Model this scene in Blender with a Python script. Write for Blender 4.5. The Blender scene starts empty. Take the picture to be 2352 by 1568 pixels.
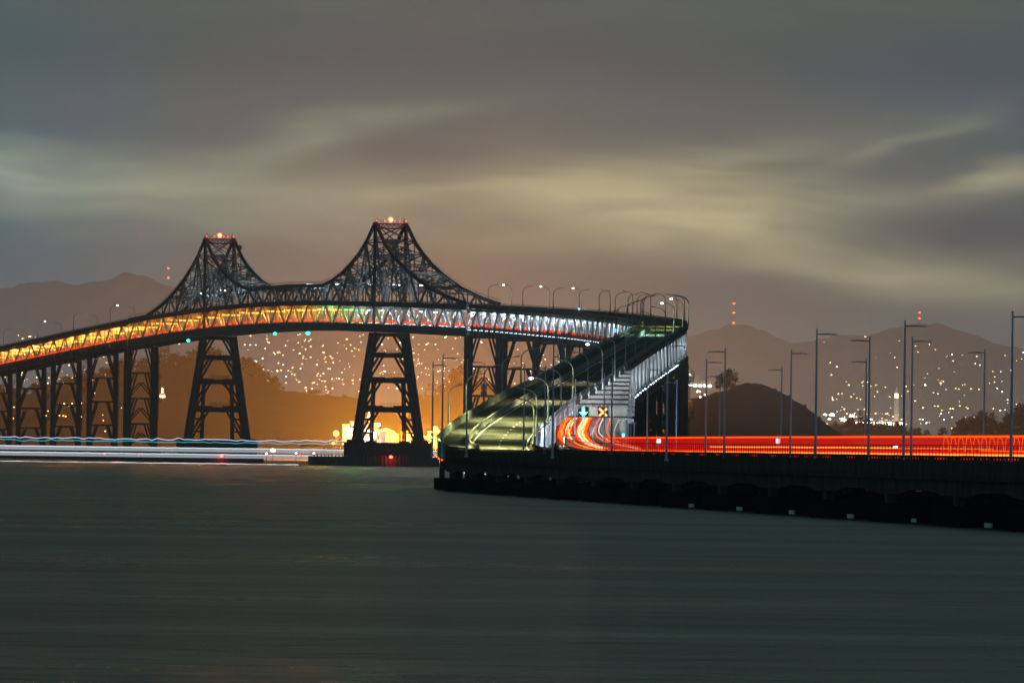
import bpy, bmesh, math, random
import numpy as np
from mathutils import Vector, Matrix
random.seed(7)
rng = random.Random(11)
scene = bpy.context.scene
COL = scene.collection

# ------------------------------------------------------------------ camera
F = 21000.0          # focal length in units of a 2352 wide frame
HC = 7.0             # camera height over the water
H0 = 1034.5          # horizon row at the frame's centre column
ROLL = 0.013
cam_data = bpy.data.cameras.new("camera")
cam = bpy.data.objects.new("camera", cam_data)
COL.objects.link(cam)
cam_data.sensor_width = 36.0
cam_data.lens = 36.0 * F / 2352.0
cam_data.shift_y = (H0 - 784.0) / 2352.0
cam_data.clip_start = 1.0
cam_data.clip_end = 80000.0
cam.matrix_world = Matrix.Translation((0, 0, HC)) @ Matrix.Rotation(math.pi / 2, 4, 'X') @ Matrix.Rotation(ROLL, 4, 'Z')
scene.camera = cam

def P(px, py, Y):
    """the place at distance Y that stands on photo point (px, py) of a 2352 wide frame"""
    dx, dy = px - 1176.0, py - H0
    return Vector(((dx + ROLL * dy) / F * Y, Y, HC - (dy - ROLL * dx) / F * Y))

# ------------------------------------------------------------------ render and exposure
scene.render.engine = 'CYCLES'
scene.cycles.use_denoising = True
scene.cycles.max_bounces = 5
scene.cycles.diffuse_bounces = 2
scene.cycles.glossy_bounces = 3
scene.cycles.volume_bounces = 0
scene.cycles.transparent_max_bounces = 8
scene.cycles.sample_clamp_indirect = 4.0
scene.view_settings.view_transform = 'Standard'
scene.view_settings.look = 'None'
scene.view_settings.exposure = 0.0
scene.view_settings.gamma = 1.0

# ------------------------------------------------------------------ night sky with city-lit cloud
SUN_EL, SUN_ROT = math.radians(-4.0), math.radians(200.0)
world = bpy.data.worlds.new("World")
scene.world = world
world.use_nodes = True
WT = world.node_tree
WT.nodes.clear()

class NX:
    """tiny expression helper over Math nodes"""
    def __init__(s, tree): s.t = tree
    def m(s, op, a, b=None, c=None):
        n = s.t.nodes.new('ShaderNodeMath'); n.operation = op
        for i, v in enumerate((a, b, c)):
            if v is None: continue
            if isinstance(v, (int, float)): n.inputs[i].default_value = v
            else: s.t.links.new(v, n.inputs[i])
        return n.outputs[0]
    def link(s, a, b): s.t.links.new(a, b)

def build_world():
    x = NX(WT)
    N, L = WT.nodes, WT.links
    tc = N.new('ShaderNodeTexCoord')
    sep = N.new('ShaderNodeSeparateXYZ'); L.new(tc.outputs['Generated'], sep.inputs[0])
    az = x.m('ARCTAN2', sep.outputs[0], sep.outputs[1])
    el = x.m('ARCSINE', sep.outputs[2])
    U = x.m('MULTIPLY', az, F)
    V = x.m('MULTIPLY', el, F)            # up positive
    # slow drifting distortion of the cloud edges
    cv = N.new('ShaderNodeCombineXYZ')
    L.new(x.m('MULTIPLY', U, 0.0016), cv.inputs[0]); L.new(x.m('MULTIPLY', V, 0.0065), cv.inputs[1])
    n1 = N.new('ShaderNodeTexNoise'); n1.inputs['Scale'].default_value = 1.0
    n1.inputs['Detail'].default_value = 3.0; n1.inputs['Roughness'].default_value = 0.45
    L.new(cv.outputs[0], n1.inputs['Vector'])
    nsep = N.new('ShaderNodeSeparateXYZ'); L.new(n1.outputs['Color'], nsep.inputs[0])
    du = x.m('MULTIPLY', x.m('SUBTRACT', nsep.outputs[0], 0.5), 420.0)
    dv = x.m('MULTIPLY', x.m('SUBTRACT', nsep.outputs[1], 0.5), 130.0)
    U2 = x.m('ADD', U, du); V2 = x.m('ADD', V, dv)
    # fine streaks
    cv2 = N.new('ShaderNodeCombineXYZ')
    L.new(x.m('MULTIPLY', U2, 0.0022), cv2.inputs[0]); L.new(x.m('MULTIPLY', V2, 0.016), cv2.inputs[1])
    n2 = N.new('ShaderNodeTexNoise'); n2.inputs['Scale'].default_value = 1.0
    n2.inputs['Detail'].default_value = 5.0; n2.inputs['Roughness'].default_value = 0.5
    L.new(cv2.outputs[0], n2.inputs['Vector'])
    streak = x.m('MAXIMUM', x.m('ADD', x.m('MULTIPLY', n2.outputs[0], 2.0), 0.05), 0.0)
    total = [None, None, None]
    def addc(w, col):
        for i in range(3):
            if abs(col[i]) < 1e-5: continue
            t = x.m('MULTIPLY', w, col[i])
            total[i] = t if total[i] is None else x.m('ADD', total[i], t)
    one = x.m('ADD', x.m('MULTIPLY', U, 0.0), 1.0)
    addc(one, SKY_BASE)
    def blob(px, py, a, b, rot, col, st=True, dis=True, hard=1.0):
        cu, cvv = px - 1176.0 + ROLL * (py - H0), -((py - H0) - ROLL * (px - 1176.0))
        uu = x.m('SUBTRACT', U2 if dis else U, cu); vv = x.m('SUBTRACT', V2 if dis else V, cvv)
        c, s = math.cos(math.radians(rot)), math.sin(math.radians(rot))
        p = x.m('ADD', x.m('MULTIPLY', uu, c / a), x.m('MULTIPLY', vv, s / a))
        q = x.m('ADD', x.m('MULTIPLY', uu, -s / b), x.m('MULTIPLY', vv, c / b))
        d2 = x.m('ADD', x.m('MULTIPLY', p, p), x.m('MULTIPLY', q, q))
        if hard != 1.0: d2 = x.m('POWER', d2, hard)
        w = x.m('EXPONENT', x.m('MULTIPLY', d2, -1.0))
        if st: w = x.m('MULTIPLY', w, streak)
        addc(w, col)
    for b in SKY_BLOBS: blob(*b[:6], **(b[6] if len(b) > 6 else {}))
    comb = N.new('ShaderNodeCombineXYZ')
    for i in range(3):
        t = x.m('MAXIMUM', total[i], 0.02)
        # city glow falls off toward the zenith
        L.new(t, comb.inputs[i])
    bg = N.new('ShaderNodeBackground'); L.new(comb.outputs[0], bg.inputs['Color']); bg.inputs['Strength'].default_value = 1.22
    sky = N.new('ShaderNodeTexSky'); sky.sky_type = 'NISHITA'; sky.sun_disc = False
    sky.sun_elevation = SUN_EL; sky.sun_rotation = SUN_ROT
    bg2 = N.new('ShaderNodeBackground'); L.new(sky.outputs[0], bg2.inputs['Color']); bg2.inputs['Strength'].default_value = 0.05
    add = N.new('ShaderNodeAddShader'); L.new(bg.outputs[0], add.inputs[0]); L.new(bg2.outputs[0], add.inputs[1])
    out = N.new('ShaderNodeOutputWorld'); L.new(add.outputs[0], out.inputs['Surface'])

SKY_BASE = (0.037, 0.079, 0.093)
# (px, py, half width, half height, tilt, colour)
SKY_BLOBS = [
    (1176, 1034, 60000, 330, 0, (0.040, 0.028, 0.022), dict(st=False, dis=False)),          # warm city haze along the horizon
    (1300, 900, 900, 300, 0, (0.034, 0.013, 0.0), dict(st=False, dis=False)),
    (-100, 250, 420, 330, 0, (-0.030, 0.006, 0.032), dict(st=False)),                       # bluer gap on the left
    (-60, 620, 420, 200, 0, (-0.035, 0.005, 0.035), dict(st=False, dis=False)),
    (1176, -60, 4000, 130, 0, (0.020, 0.026, 0.006), {}),
    (2250, 230, 380, 170, 0, (-0.012, -0.004, 0.012), dict(st=False)),
    (-40, 385, 330, 58, -3, (0.150, 0.165, 0.105), {}),                                     # left bank
    (300, 445, 600, 85, -3, (0.100, 0.110, 0.062), {}),
    (720, 310, 300, 34, 11, (0.105, 0.110, 0.062), {}),                                     # wisp
    (820, 460, 520, 70, -4, (0.125, 0.115, 0.055), {}),
    (1000, 362, 330, 26, -5, (-0.020, -0.020, -0.010), {}),
    (1480, 455, 380, 95, 2, (0.285, 0.245, 0.110), {}),                                    # bright centre bank
    (1650, 360, 420, 40, 8, (0.080, 0.072, 0.030), {}),
    (1820, 565, 420, 60, -9, (0.320, 0.285, 0.130), {}),
    (2000, 445, 210, 40, 3, (0.130, 0.120, 0.060), {}),
    (2360, 405, 150, 34, 12, (0.220, 0.195, 0.095), {}),
    (2060, 325, 220, 22, 21, (0.075, 0.070, 0.035), {}),
    (2250, 640, 420, 45, -5, (0.110, 0.090, 0.040), {}),
    (2280, 545, 150, 50, -6, (-0.042, -0.038, -0.016), dict(st=False)),
    (900, 600, 500, 60, 0, (0.020, 0.006, 0.0), {}),
]
build_world()
# a trace of moonlight behind the cloud: very weak and soft
sun_data = bpy.data.lights.new("moon", 'SUN'); sun_data.energy = 0.02; sun_data.angle = math.radians(15); sun_data.color = (1.0, 0.93, 0.82)
sun = bpy.data.objects.new("moon", sun_data); COL.objects.link(sun)
sun.rotation_euler = (math.radians(35), 0, math.radians(-25))

# ------------------------------------------------------------------ helpers
class MB:
    def __init__(s): s.v, s.f, s.mi = [], [], []
    def quadbox(s, pts, m=0):
        """8 corners: 4 of one end then 4 of the other, same order"""
        b = len(s.v); s.v += [tuple(p) for p in pts]
        for f in ((3, 2, 1, 0), (4, 5, 6, 7), (0, 1, 5, 4), (1, 2, 6, 5), (2, 3, 7, 6), (3, 0, 4, 7)):
            s.f.append(tuple(b + i for i in f)); s.mi.append(m)
    def beam(s, p, q, w, h=None, side=None, m=0, w2=None, h2=None):
        """bar from p to q, w along `side` (horizontal), h across it"""
        p, q = Vector(p), Vector(q); h = w if h is None else h
        w2 = w if w2 is None else w2; h2 = h if h2 is None else h2
        d = q - p
        if d.length < 1e-6: return
        d.normalize()
        a = Vector(side) if side is not None else d.cross(Vector((0, 0, 1)))
        a = a - d * a.dot(d)
        if a.length < 1e-4: a = d.cross(Vector((1, 0, 0)))
        a.normalize(); b = d.cross(a)
        pts = []
        for c, ww, hh in ((p, w, h), (q, w2, h2)):
            for sx, sy in ((-1, -1), (1, -1), (1, 1), (-1, 1)):
                pts.append(c + a * (sx * ww / 2) + b * (sy * hh / 2))
        s.quadbox(pts, m)
    def box(s, c, size, ang=0.0, m=0):
        c = Vector(c); ca, sa = math.cos(ang), math.sin(ang)
        pts = []
        for z in (-1, 1):
            for sx, sy in ((-1, -1), (1, -1), (1, 1), (-1, 1)):
                lx, ly = sx * size[0] / 2, sy * size[1] / 2
                pts.append(c + Vector((lx * ca - ly * sa, lx * sa + ly * ca, z * size[2] / 2)))
        s.quadbox(pts, m)
    def tube(s, pts, r, n=6, m=0, cap=True):
        pts = [Vector(p) for p in pts]; b0 = len(s.v); k = len(pts)
        rs = r if isinstance(r, (list, tuple)) else [r] * k
        for i, p in enumerate(pts):
            d = (pts[min(i + 1, k - 1)] - pts[max(i - 1, 0)]).normalized()
            a = d.cross(Vector((0, 0, 1)))
            if a.length < 1e-3: a = d.cross(Vector((0, 1, 0)))
            a.normalize(); bb = a.cross(d)
            for j in range(n):
                t = 2 * math.pi * j / n
                s.v.append(tuple(p + (a * math.cos(t) + bb * math.sin(t)) * rs[i]))
        for i in range(k - 1):
            for j in range(n):
                s.f.append((b0 + i * n + j, b0 + i * n + (j + 1) % n, b0 + (i + 1) * n + (j + 1) % n, b0 + (i + 1) * n + j)); s.mi.append(m)
        if cap:
            s.f.append(tuple(b0 + j for j in range(n))[::-1]); s.mi.append(m)
            s.f.append(tuple(b0 + (k - 1) * n + j for j in range(n))); s.mi.append(m)
    def sweep(s, rings, m=0, cap=True):
        """closed cross-sections of equal length joined end to end"""
        b0 = len(s.v); n = len(rings[0])
        for r in rings: s.v += [tuple(p) for p in r]
        for i in range(len(rings) - 1):
            for j in range(n):
                s.f.append((b0 + i * n + j, b0 + i * n + (j + 1) % n, b0 + (i + 1) * n + (j + 1) % n, b0 + (i + 1) * n + j)); s.mi.append(m)
        if cap:
            s.f.append(tuple(b0 + j for j in range(n))[::-1]); s.mi.append(m)
            s.f.append(tuple(b0 + (len(rings) - 1) * n + j for j in range(n))); s.mi.append(m)
    def ball(s, c, r, seg=10, ring=6, m=0, sz=1.0):
        c = Vector(c); b0 = len(s.v)
        s.v.append(tuple(c + Vector((0, 0, r * sz))))
        for i in range(1, ring):
            t = math.pi * i / ring
            for j in range(seg):
                p = 2 * math.pi * j / seg
                s.v.append(tuple(c + Vector((r * math.sin(t) * math.cos(p), r * math.sin(t) * math.sin(p), r * sz * math.cos(t)))))
        s.v.append(tuple(c - Vector((0, 0, r * sz)))); last = len(s.v) - 1
        for j in range(seg):
            s.f.append((b0, b0 + 1 + j, b0 + 1 + (j + 1) % seg)); s.mi.append(m)
            e = b0 + 1 + (ring - 2) * seg
            s.f.append((last, e + (j + 1) % seg, e + j)); s.mi.append(m)
        for i in range(ring - 2):
            for j in range(seg):
                a = b0 + 1 + i * seg
                s.f.append((a + j, a + seg + j, a + seg + (j + 1) % seg, a + (j + 1) % seg)); s.mi.append(m)
    def mesh(s, name, mats):
        me = bpy.data.meshes.new(name); me.from_pydata(s.v, [], s.f)
        for mm in (mats if isinstance(mats, (list, tuple)) else [mats]): me.materials.append(mm)
        if any(s.mi): me.polygons.foreach_set('material_index', s.mi)
        me.update(); return me
    def build(s, name, mats, parent=None, loc=None):
        o = bpy.data.objects.new(name, s.mesh(name, mats)); COL.objects.link(o)
        if parent is not None: o.parent = parent
        if loc is not None: o.location = loc
        return o

def tag(o, label=None, cat=None, group=None, kind=None):
    if label: o['label'] = label
    if cat: o['category'] = cat
    if group: o['group'] = group
    if kind: o['kind'] = kind
    return o

def thing(name, label, cat, loc=(0, 0, 0), rz=0.0, group=None):
    o = bpy.data.objects.new(name, None); COL.objects.link(o)
    o.location = loc; o.rotation_euler = (0, 0, rz); o.empty_display_size = 1.0
    return tag(o, label, cat, group)

def dup(root, loc, rz, label, group=None, cat=None):
    r = root.copy(); COL.objects.link(r); r.location = loc; r.rotation_euler = (0, 0, rz)
    r['label'] = label
    if group: r['group'] = group
    for ch in root.children:
        c = ch.copy(); COL.objects.link(c); c.parent = r
        for g in ch.children:
            d = g.copy(); COL.objects.link(d); d.parent = c
    return r

def lamp(name, kind, loc, power, color, parent=None, size=0.3, spot=None, rot=None):
    d = bpy.data.lights.new(name, kind); d.energy = power; d.color = color
    if kind in ('POINT', 'SPOT'): d.shadow_soft_size = size
    if kind == 'SPOT' and spot: d.spot_size = math.radians(spot); d.spot_blend = 1.0
    o = bpy.data.objects.new(name, d); COL.objects.link(o); o.location = loc
    if rot is not None: o.rotation_euler = rot
    if parent is not None: o.parent = parent
    return o

ORD = ("first second third fourth fifth sixth seventh eighth ninth tenth eleventh twelfth thirteenth fourteenth fifteenth sixteenth "
       "seventeenth eighteenth nineteenth twentieth").split()
def nth(i):
    if i < 20: return ORD[i]
    return "twenty-" + ORD[i - 20] if i < 29 else ("thirtieth" if i == 29 else "thirty-" + ORD[i - 30])

# ------------------------------------------------------------------ materials
def mat(name, col, rough=0.7, metal=0.0, var=0.25, scale=0.6, streak=None, bump=0.0, spec=0.12):
    m = bpy.data.materials.new(name); m.use_nodes = True
    nt = m.node_tree; N, L = nt.nodes, nt.links
    bs = N['Principled BSDF']; bs.inputs['Roughness'].default_value = rough; bs.inputs['Metallic'].default_value = metal
    bs.inputs['Specular IOR Level'].default_value = spec
    tc = N.new('ShaderNodeTexCoord'); mp = N.new('ShaderNodeMapping'); L.new(tc.outputs['Object'], mp.inputs[0])
    if streak: mp.inputs['Scale'].default_value = streak
    nz = N.new('ShaderNodeTexNoise'); nz.inputs['Scale'].default_value = scale; nz.inputs['Detail'].default_value = 5
    nz.inputs['Roughness'].default_value = 0.65; L.new(mp.outputs[0], nz.inputs['Vector'])
    rp = N.new('ShaderNodeValToRGB'); L.new(nz.outputs[0], rp.inputs[0])
    rp.color_ramp.elements[0].position = 0.3; rp.color_ramp.elements[1].position = 0.72
    rp.color_ramp.elements[0].color = (*[c * (1 - var) for c in col], 1); rp.color_ramp.elements[1].color = (*[min(1, c * (1 + var)) for c in col], 1)
    L.new(rp.outputs[0], bs.inputs['Base Color'])
    if bump:
        b = N.new('ShaderNodeBump'); b.inputs['Strength'].default_value = bump; L.new(nz.outputs[0], b.inputs['Height']); L.new(b.outputs[0], bs.inputs['Normal'])
    return m

def glow(name, col, strength, sample=True):
    m = bpy.data.materials.new(name); m.use_nodes = True
    nt = m.node_tree; nt.nodes.clear()
    e = nt.nodes.new('ShaderNodeEmission'); e.inputs['Color'].default_value = (*col, 1); e.inputs['Strength'].default_value = strength
    o = nt.nodes.new('ShaderNodeOutputMaterial'); nt.links.new(e.outputs[0], o.inputs[0])
    if not sample: m.cycles.emission_sampling = 'NONE'
    return m

M = dict(
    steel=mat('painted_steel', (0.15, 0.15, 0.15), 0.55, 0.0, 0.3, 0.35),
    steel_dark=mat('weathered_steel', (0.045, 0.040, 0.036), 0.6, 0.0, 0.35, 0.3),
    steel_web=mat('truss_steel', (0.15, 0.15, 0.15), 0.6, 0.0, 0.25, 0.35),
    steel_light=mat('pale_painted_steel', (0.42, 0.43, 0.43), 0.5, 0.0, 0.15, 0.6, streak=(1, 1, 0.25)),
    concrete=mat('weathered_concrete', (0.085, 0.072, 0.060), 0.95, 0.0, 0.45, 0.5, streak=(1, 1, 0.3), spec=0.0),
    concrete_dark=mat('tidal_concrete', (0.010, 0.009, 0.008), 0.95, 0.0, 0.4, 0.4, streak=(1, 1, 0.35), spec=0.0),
    road=mat('worn_concrete_road', (0.085, 0.080, 0.066), 0.95, 0.0, 0.28, 0.25, streak=(1, 0.12, 1), spec=0.0),
    road_low=mat('lower_deck_road', (0.09, 0.09, 0.09), 0.7, 0.0, 0.25, 0.3),
    barrier=mat('concrete_barrier', (0.24, 0.235, 0.20), 0.9, 0.0, 0.3, 0.3, streak=(1, 1, 0.4)),
    galv=mat('galvanised_steel', (0.42, 0.58, 0.70), 0.45, 0.2, 0.15, 1.0, spec=0.5),
    galv_grey=mat('grey_pole_steel', (0.22, 0.23, 0.24), 0.5, 0.2, 0.15, 1.0, spec=0.5),
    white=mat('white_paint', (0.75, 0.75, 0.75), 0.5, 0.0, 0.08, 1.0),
    white_wall=mat('white_building_wall', (0.7, 0.66, 0.58), 0.6, 0.0, 0.1, 0.3),
    pile=mat('timber_fender', (0.05, 0.04, 0.033), 0.9, 0.0, 0.4, 0.5, streak=(1, 1, 0.2)),
    bark=mat('bark', (0.04, 0.03, 0.02), 0.9), leaf=mat('leaf', (0.030, 0.034, 0.020), 0.8, 0.0, 0.5, 0.4),
    hill=mat('dry_grass_slope', (0.030, 0.020, 0.013), 0.95, 0.0, 0.4, 0.02, bump=0.3),
    hill_far=mat('wooded_hillside', (0.042, 0.040, 0.034), 0.95, 0.0, 0.3, 0.004),
    rock=mat('island_scrub', (0.015, 0.009, 0.007), 0.95, 0.0, 0.4, 0.05, bump=0.3),
    house=mat('house_wall', (0.12, 0.11, 0.10), 0.9),
    black_box=mat('black_signal_housing', (0.012, 0.012, 0.012), 0.8),
    red_paint=mat('red_paint', (0.4, 0.05, 0.03), 0.5),
)
G = dict(
    white_lamp=glow('white_lamp_glow', (0.80, 0.92, 1.0), 12.0, False),
    blue_lamp=glow('blue_white_lamp_glow', (0.62, 0.82, 1.0), 7.0, False),
    sodium=glow('sodium_lit_beam_glow', (1.0, 0.40, 0.03), 4.0, False),
    sodium_hot=glow('sodium_floodlight_glow', (1.0, 0.50, 0.09), 5.0, False),
    beacon=glow('red_beacon_glow', (1.0, 0.05, 0.02), 16.0, False),
    beacon_core=glow('beacon_core_glow', (1.0, 0.38, 0.12), 10.0, False),
    red_small=glow('red_marker_glow', (1.0, 0.05, 0.02), 6.0, False),
    lime=glow('lime_lamp_glow', (0.35, 0.9, 0.08), 3.0, False),
    green=glow('green_signal_glow', (0.02, 0.85, 0.5), 9.0, False),
    green_core=glow('green_arrow_glow', (0.45, 1.0, 0.88), 3.0, False),
    red_x=glow('red_signal_glow', (1.0, 0.10, 0.015), 3.0, False),
    red_x_core=glow('red_signal_core_glow', (1.0, 0.65, 0.15), 3.0, False),
    tail=glow('tail_light_glow', (1.0, 0.006, 0.003), 0.95),
    tail_orange=glow('orange_tail_glow', (1.0, 0.13, 0.006), 1.5),
    tail_yellow=glow('yellow_tail_glow', (1.0, 0.42, 0.06), 1.7),
    tail_pale=glow('pale_tail_glow', (1.0, 0.72, 0.42), 1.5),
    tail_thin=glow('thin_red_tail_glow', (1.0, 0.012, 0.005), 0.5, False),
    headlight=glow('white_streak_glow', (0.85, 0.92, 1.0), 1.1, False),
    ferry_white=glow('ferry_white_glow', (0.80, 0.88, 1.0), 1.3, False),
    ferry_dim=glow('ferry_dim_glow', (0.62, 0.70, 0.76), 0.6, False),
    ferry_blue=glow('ferry_blue_glow', (0.5, 0.62, 1.0), 1.1, False),
    ferry_cyan=glow('ferry_cyan_glow', (0.03, 0.75, 0.85), 0.9, False),
    sign=glow('backlit_sign_glow', (0.86, 0.84, 1.0), 1.2, False),
    call=glow('blue_callbox_glow', (0.1, 0.45, 1.0), 4.0, False),
    w_warm=glow('warm_window_glow', (1.0, 0.60, 0.24), 13.0, False),
    w_orange=glow('orange_window_glow', (1.0, 0.45, 0.12), 13.0, False),
    w_cool=glow('cool_window_glow', (0.85, 0.95, 1.0), 13.0, False),
    w_hot=glow('hot_window_glow', (1.0, 0.86, 0.62), 22.0, False),
)
# ------------------------------------------------------------------ water
def build_water():
    b = MB()
    b.v = [(-9000, -300, 0), (9000, -300, 0), (9000, 30000, 0), (-9000, 30000, 0)]; b.f = [(0, 1, 2, 3)]; b.mi = [0]
    m = bpy.data.materials.new('bay_water'); m.use_nodes = True
    nt = m.node_tree; N, L = nt.nodes, nt.links; bs = N['Principled BSDF']
    tc = N.new('ShaderNodeTexCoord')
    def noise(sx, sy, detail):
        mp = N.new('ShaderNodeMapping'); mp.inputs['Scale'].default_value = (sx, sy, 1); L.new(tc.outputs['Object'], mp.inputs[0])
        nz = N.new('ShaderNodeTexNoise'); nz.inputs['Scale'].default_value = 1.0; nz.inputs['Detail'].default_value = detail
        nz.inputs['Roughness'].default_value = 0.6; L.new(mp.outputs[0], nz.inputs['Vector']); return nz.outputs[0]
    x = NX(nt)
    big = noise(0.012, 0.010, 4); mid = noise(0.05, 0.03, 4)
    mixed = x.m('ADD', x.m('MULTIPLY', big, 0.6), x.m('MULTIPLY', mid, 0.4))
    # wind-ruffled and smoother patches: roughness of the long-exposure surface
    rough = x.m('ADD', x.m('MULTIPLY', mixed, 0.42), 0.10)
    bp = N.new('ShaderNodeBump'); bp.inputs['Strength'].default_value = 0.55; bp.inputs['Distance'].default_value = 1.0
    L.new(noise(0.14, 0.10, 6), bp.inputs['Height']); fr = N.new('ShaderNodeFresnel'); fr.inputs['IOR'].default_value = 1.33; L.new(bp.outputs[0], fr.inputs['Normal'])
    gl = N.new('ShaderNodeBsdfGlossy'); 
    sk = x.m('ADD', x.m('MULTIPLY', noise(0.0035, 0.022, 5), 0.62), x.m('MULTIPLY', noise(0.012, 0.07, 4), 0.38))
    ruf = x.m('ADD', x.m('MULTIPLY', x.m('SUBTRACT', sk, 0.5), 1.9), 0.5); ruf = x.m('MINIMUM', x.m('MAXIMUM', ruf, 0.0), 1.0)
    cr = N.new('ShaderNodeMix'); cr.data_type = 'RGBA'; L.new(ruf, cr.inputs[0]); cr.inputs[6].default_value = (0.32, 0.258, 0.205, 1); cr.inputs[7].default_value = (0.66, 0.54, 0.435, 1); L.new(cr.outputs[2], gl.inputs['Color'])
    L.new(bp.outputs[0], gl.inputs['Normal'])
    L.new(x.m('MAXIMUM', rough, 0.14), gl.inputs['Roughness'])
    df = N.new('ShaderNodeBsdfDiffuse'); df.inputs['Color'].default_value = (0.013, 0.0135, 0.011, 1)
    mx = N.new('ShaderNodeMixShader'); L.new(fr.outputs[0], mx.inputs[0]); L.new(df.outputs[0], mx.inputs[1]); L.new(gl.outputs[0], mx.inputs[2])
    N.remove(bs); L.new(mx.outputs[0], N['Material Output'].inputs['Surface'])
    w = b.build('water', m); tag(w, 'dark grey-green bay water smoothed by long exposure', kind='structure')
build_water()

# ------------------------------------------------------------------ hills: terrain behind the bay
def vnoise(x, seed):
    """smooth value noise in one dimension"""
    i = math.floor(x); f = x - i; f = f * f * (3 - 2 * f)
    h = lambda k: (math.sin(k * 127.1 + seed * 311.7) * 43758.5453) % 1.0
    return h(i) * (1 - f) + h(i + 1) * f
def fbm(x, seed, o=4):
    return sum((vnoise(x * 2 ** k, seed + k) - 0.5) / 2 ** k for k in range(o))

class Hill:
    """a ridge: its crest follows photo points (px, py) at distance Y; the slope comes down toward the camera"""
    def __init__(s, name, label, prof, Y, Yfoot, m, step, rough, tree_amp, seed, back=1.5):
        s.prof, s.Y, s.Yf, s.seed, s.rough = prof, Y, Yfoot, seed, rough
        s.pts = [P(px, py, Y) for px, py in prof]
        s.xs = [p.x for p in s.pts]; s.zs = [p.z for p in s.pts]
        s.amp, s.step = tree_amp, step
        b = MB(); x = s.xs[0]; cols = []
        while x < s.xs[-1] + step: cols.append(x); x += step
        ts = [0, 0.12, 0.25, 0.4, 0.55, 0.7, 0.82, 0.92, 0.97, 1.0, 1.04, 1.15, back]
        for x in cols:
            for t in ts: b.v.append((x, s.Yf + (s.Y - s.Yf) * t, s.h(x, t)))
        n = len(ts)
        for i in range(len(cols) - 1):
            for j in range(n - 1):
                a = i * n + j; b.f.append((a, a + n, a + n + 1, a + 1)); b.mi.append(0)
        o = b.build(name, m); tag(o, label, kind='structure')
        for p in o.data.polygons: p.use_smooth = True
    def crest(s, x): return float(np.interp(x, s.xs, s.zs))
    def h(s, x, t):
        c = s.crest(x) + (s.amp * 2.2 * max(0, fbm(x / (s.step * 7), s.seed, 3) + 0.1) + s.amp * (rngf(x, s.seed) - 0.5) if 0.9 < t < 1.1 else 0)
        if t <= 1:
            sh = t ** 0.8
            bump = fbm(x / (s.rough * 9) + t * 1.3, s.seed + 9) * s.rough * math.sin(math.pi * t)
        else:
            sh = max(0, 1 - (t - 1) / 0.5 * 1.1); bump = 0
        return max(-2.0, c * sh + bump * sh)
    def on_slope(s, px, py):
        """where the sight line through a photo point meets the slope"""
        for k in range(160):
            t = 0.04 + 0.955 * k / 159
            Y = s.Yf + (s.Y - s.Yf) * t; p = P(px, py, Y)
            if s.h(p.x, t) >= p.z: return Vector((p.x, Y, p.z))
        return None
def rngf(x, seed): return (math.sin(x * 12.9898 + seed * 78.233) * 43758.5453) % 1.0

far_hill = Hill('hills', 'hazy wooded ridge with scattered house lights far across the bay',
    [(-900, 700), (-300, 680), (0, 664), (60, 652), (130, 647), (180, 657), (250, 647), (280, 634), (345, 640), (380, 652), (430, 662), (520, 676),
     (600, 672), (640, 655), (664, 644), (690, 654), (760, 672), (900, 694), (1100, 708), (1300, 728), (1480, 760), (1560, 780), (1600, 772), (1640, 756),
     (1675, 748), (1710, 748), (1745, 754), (1772, 772), (1830, 788), (1880, 780), (1940, 776), (1985, 772), (2030, 764), (2070, 752), (2110, 745), (2160, 746),
     (2200, 764), (2260, 788), (2300, 794), (2360, 806), (2700, 840), (3200, 860)], 20000, 13500, M['hill_far'], 17.0, 60, 7.5, 3)
mid_hill = Hill('headland', 'dark wooded headland behind the far end of the bridge',
    [(-700, 960), (-200, 930), (0, 905), (60, 908), (120, 893), (180, 884), (240, 868), (300, 850), (345, 842), (400, 838), (470, 832), (520, 836), (560, 858),
     (600, 874), (640, 896), (700, 903), (760, 907), (830, 921), (880, 938), (940, 962), (1010, 992), (1080, 1022), (1130, 1040)], 6600, 5700, M['hill'], 4.0, 10, 1.6, 5)
glow_hill = Hill('wooded_hill', 'low wooded hill glowing orange behind the terminal lights',
    [(880, 1034), (920, 990), (950, 930), (990, 912), (1020, 905), (1055, 878), (1090, 892), (1140, 906), (1180, 905), (1250, 918), (1300, 914), (1400, 930), (1480, 960), (1560, 990), (1640, 1030)],
    8200, 7400, M['hill'], 5.0, 14, 6.0, 8)
island = Hill('island', 'dark round island with one tree on its crest',
    [(1480, 1040), (1520, 985), (1555, 940), (1580, 922), (1620, 908), (1660, 896), (1695, 886), (1725, 883), (1762, 888), (1800, 903), (1840, 928), (1880, 960), (1912, 985), (1950, 1010), (2000, 1042)],
    5000, 4820, M['rock'], 2.0, 4, 0.9, 12)
low_shore = Hill('low_shore', 'low dark shore under the line of trees beyond the causeway',
    [(1860, 1040), (1900, 1000), (1960, 990), (2050, 992), (2130, 1000), (2200, 1000), (2290, 990), (2352, 982), (2500, 975), (2800, 980)], 6800, 6500, M['hill'], 6.0, 4, 1.5, 14)

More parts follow.
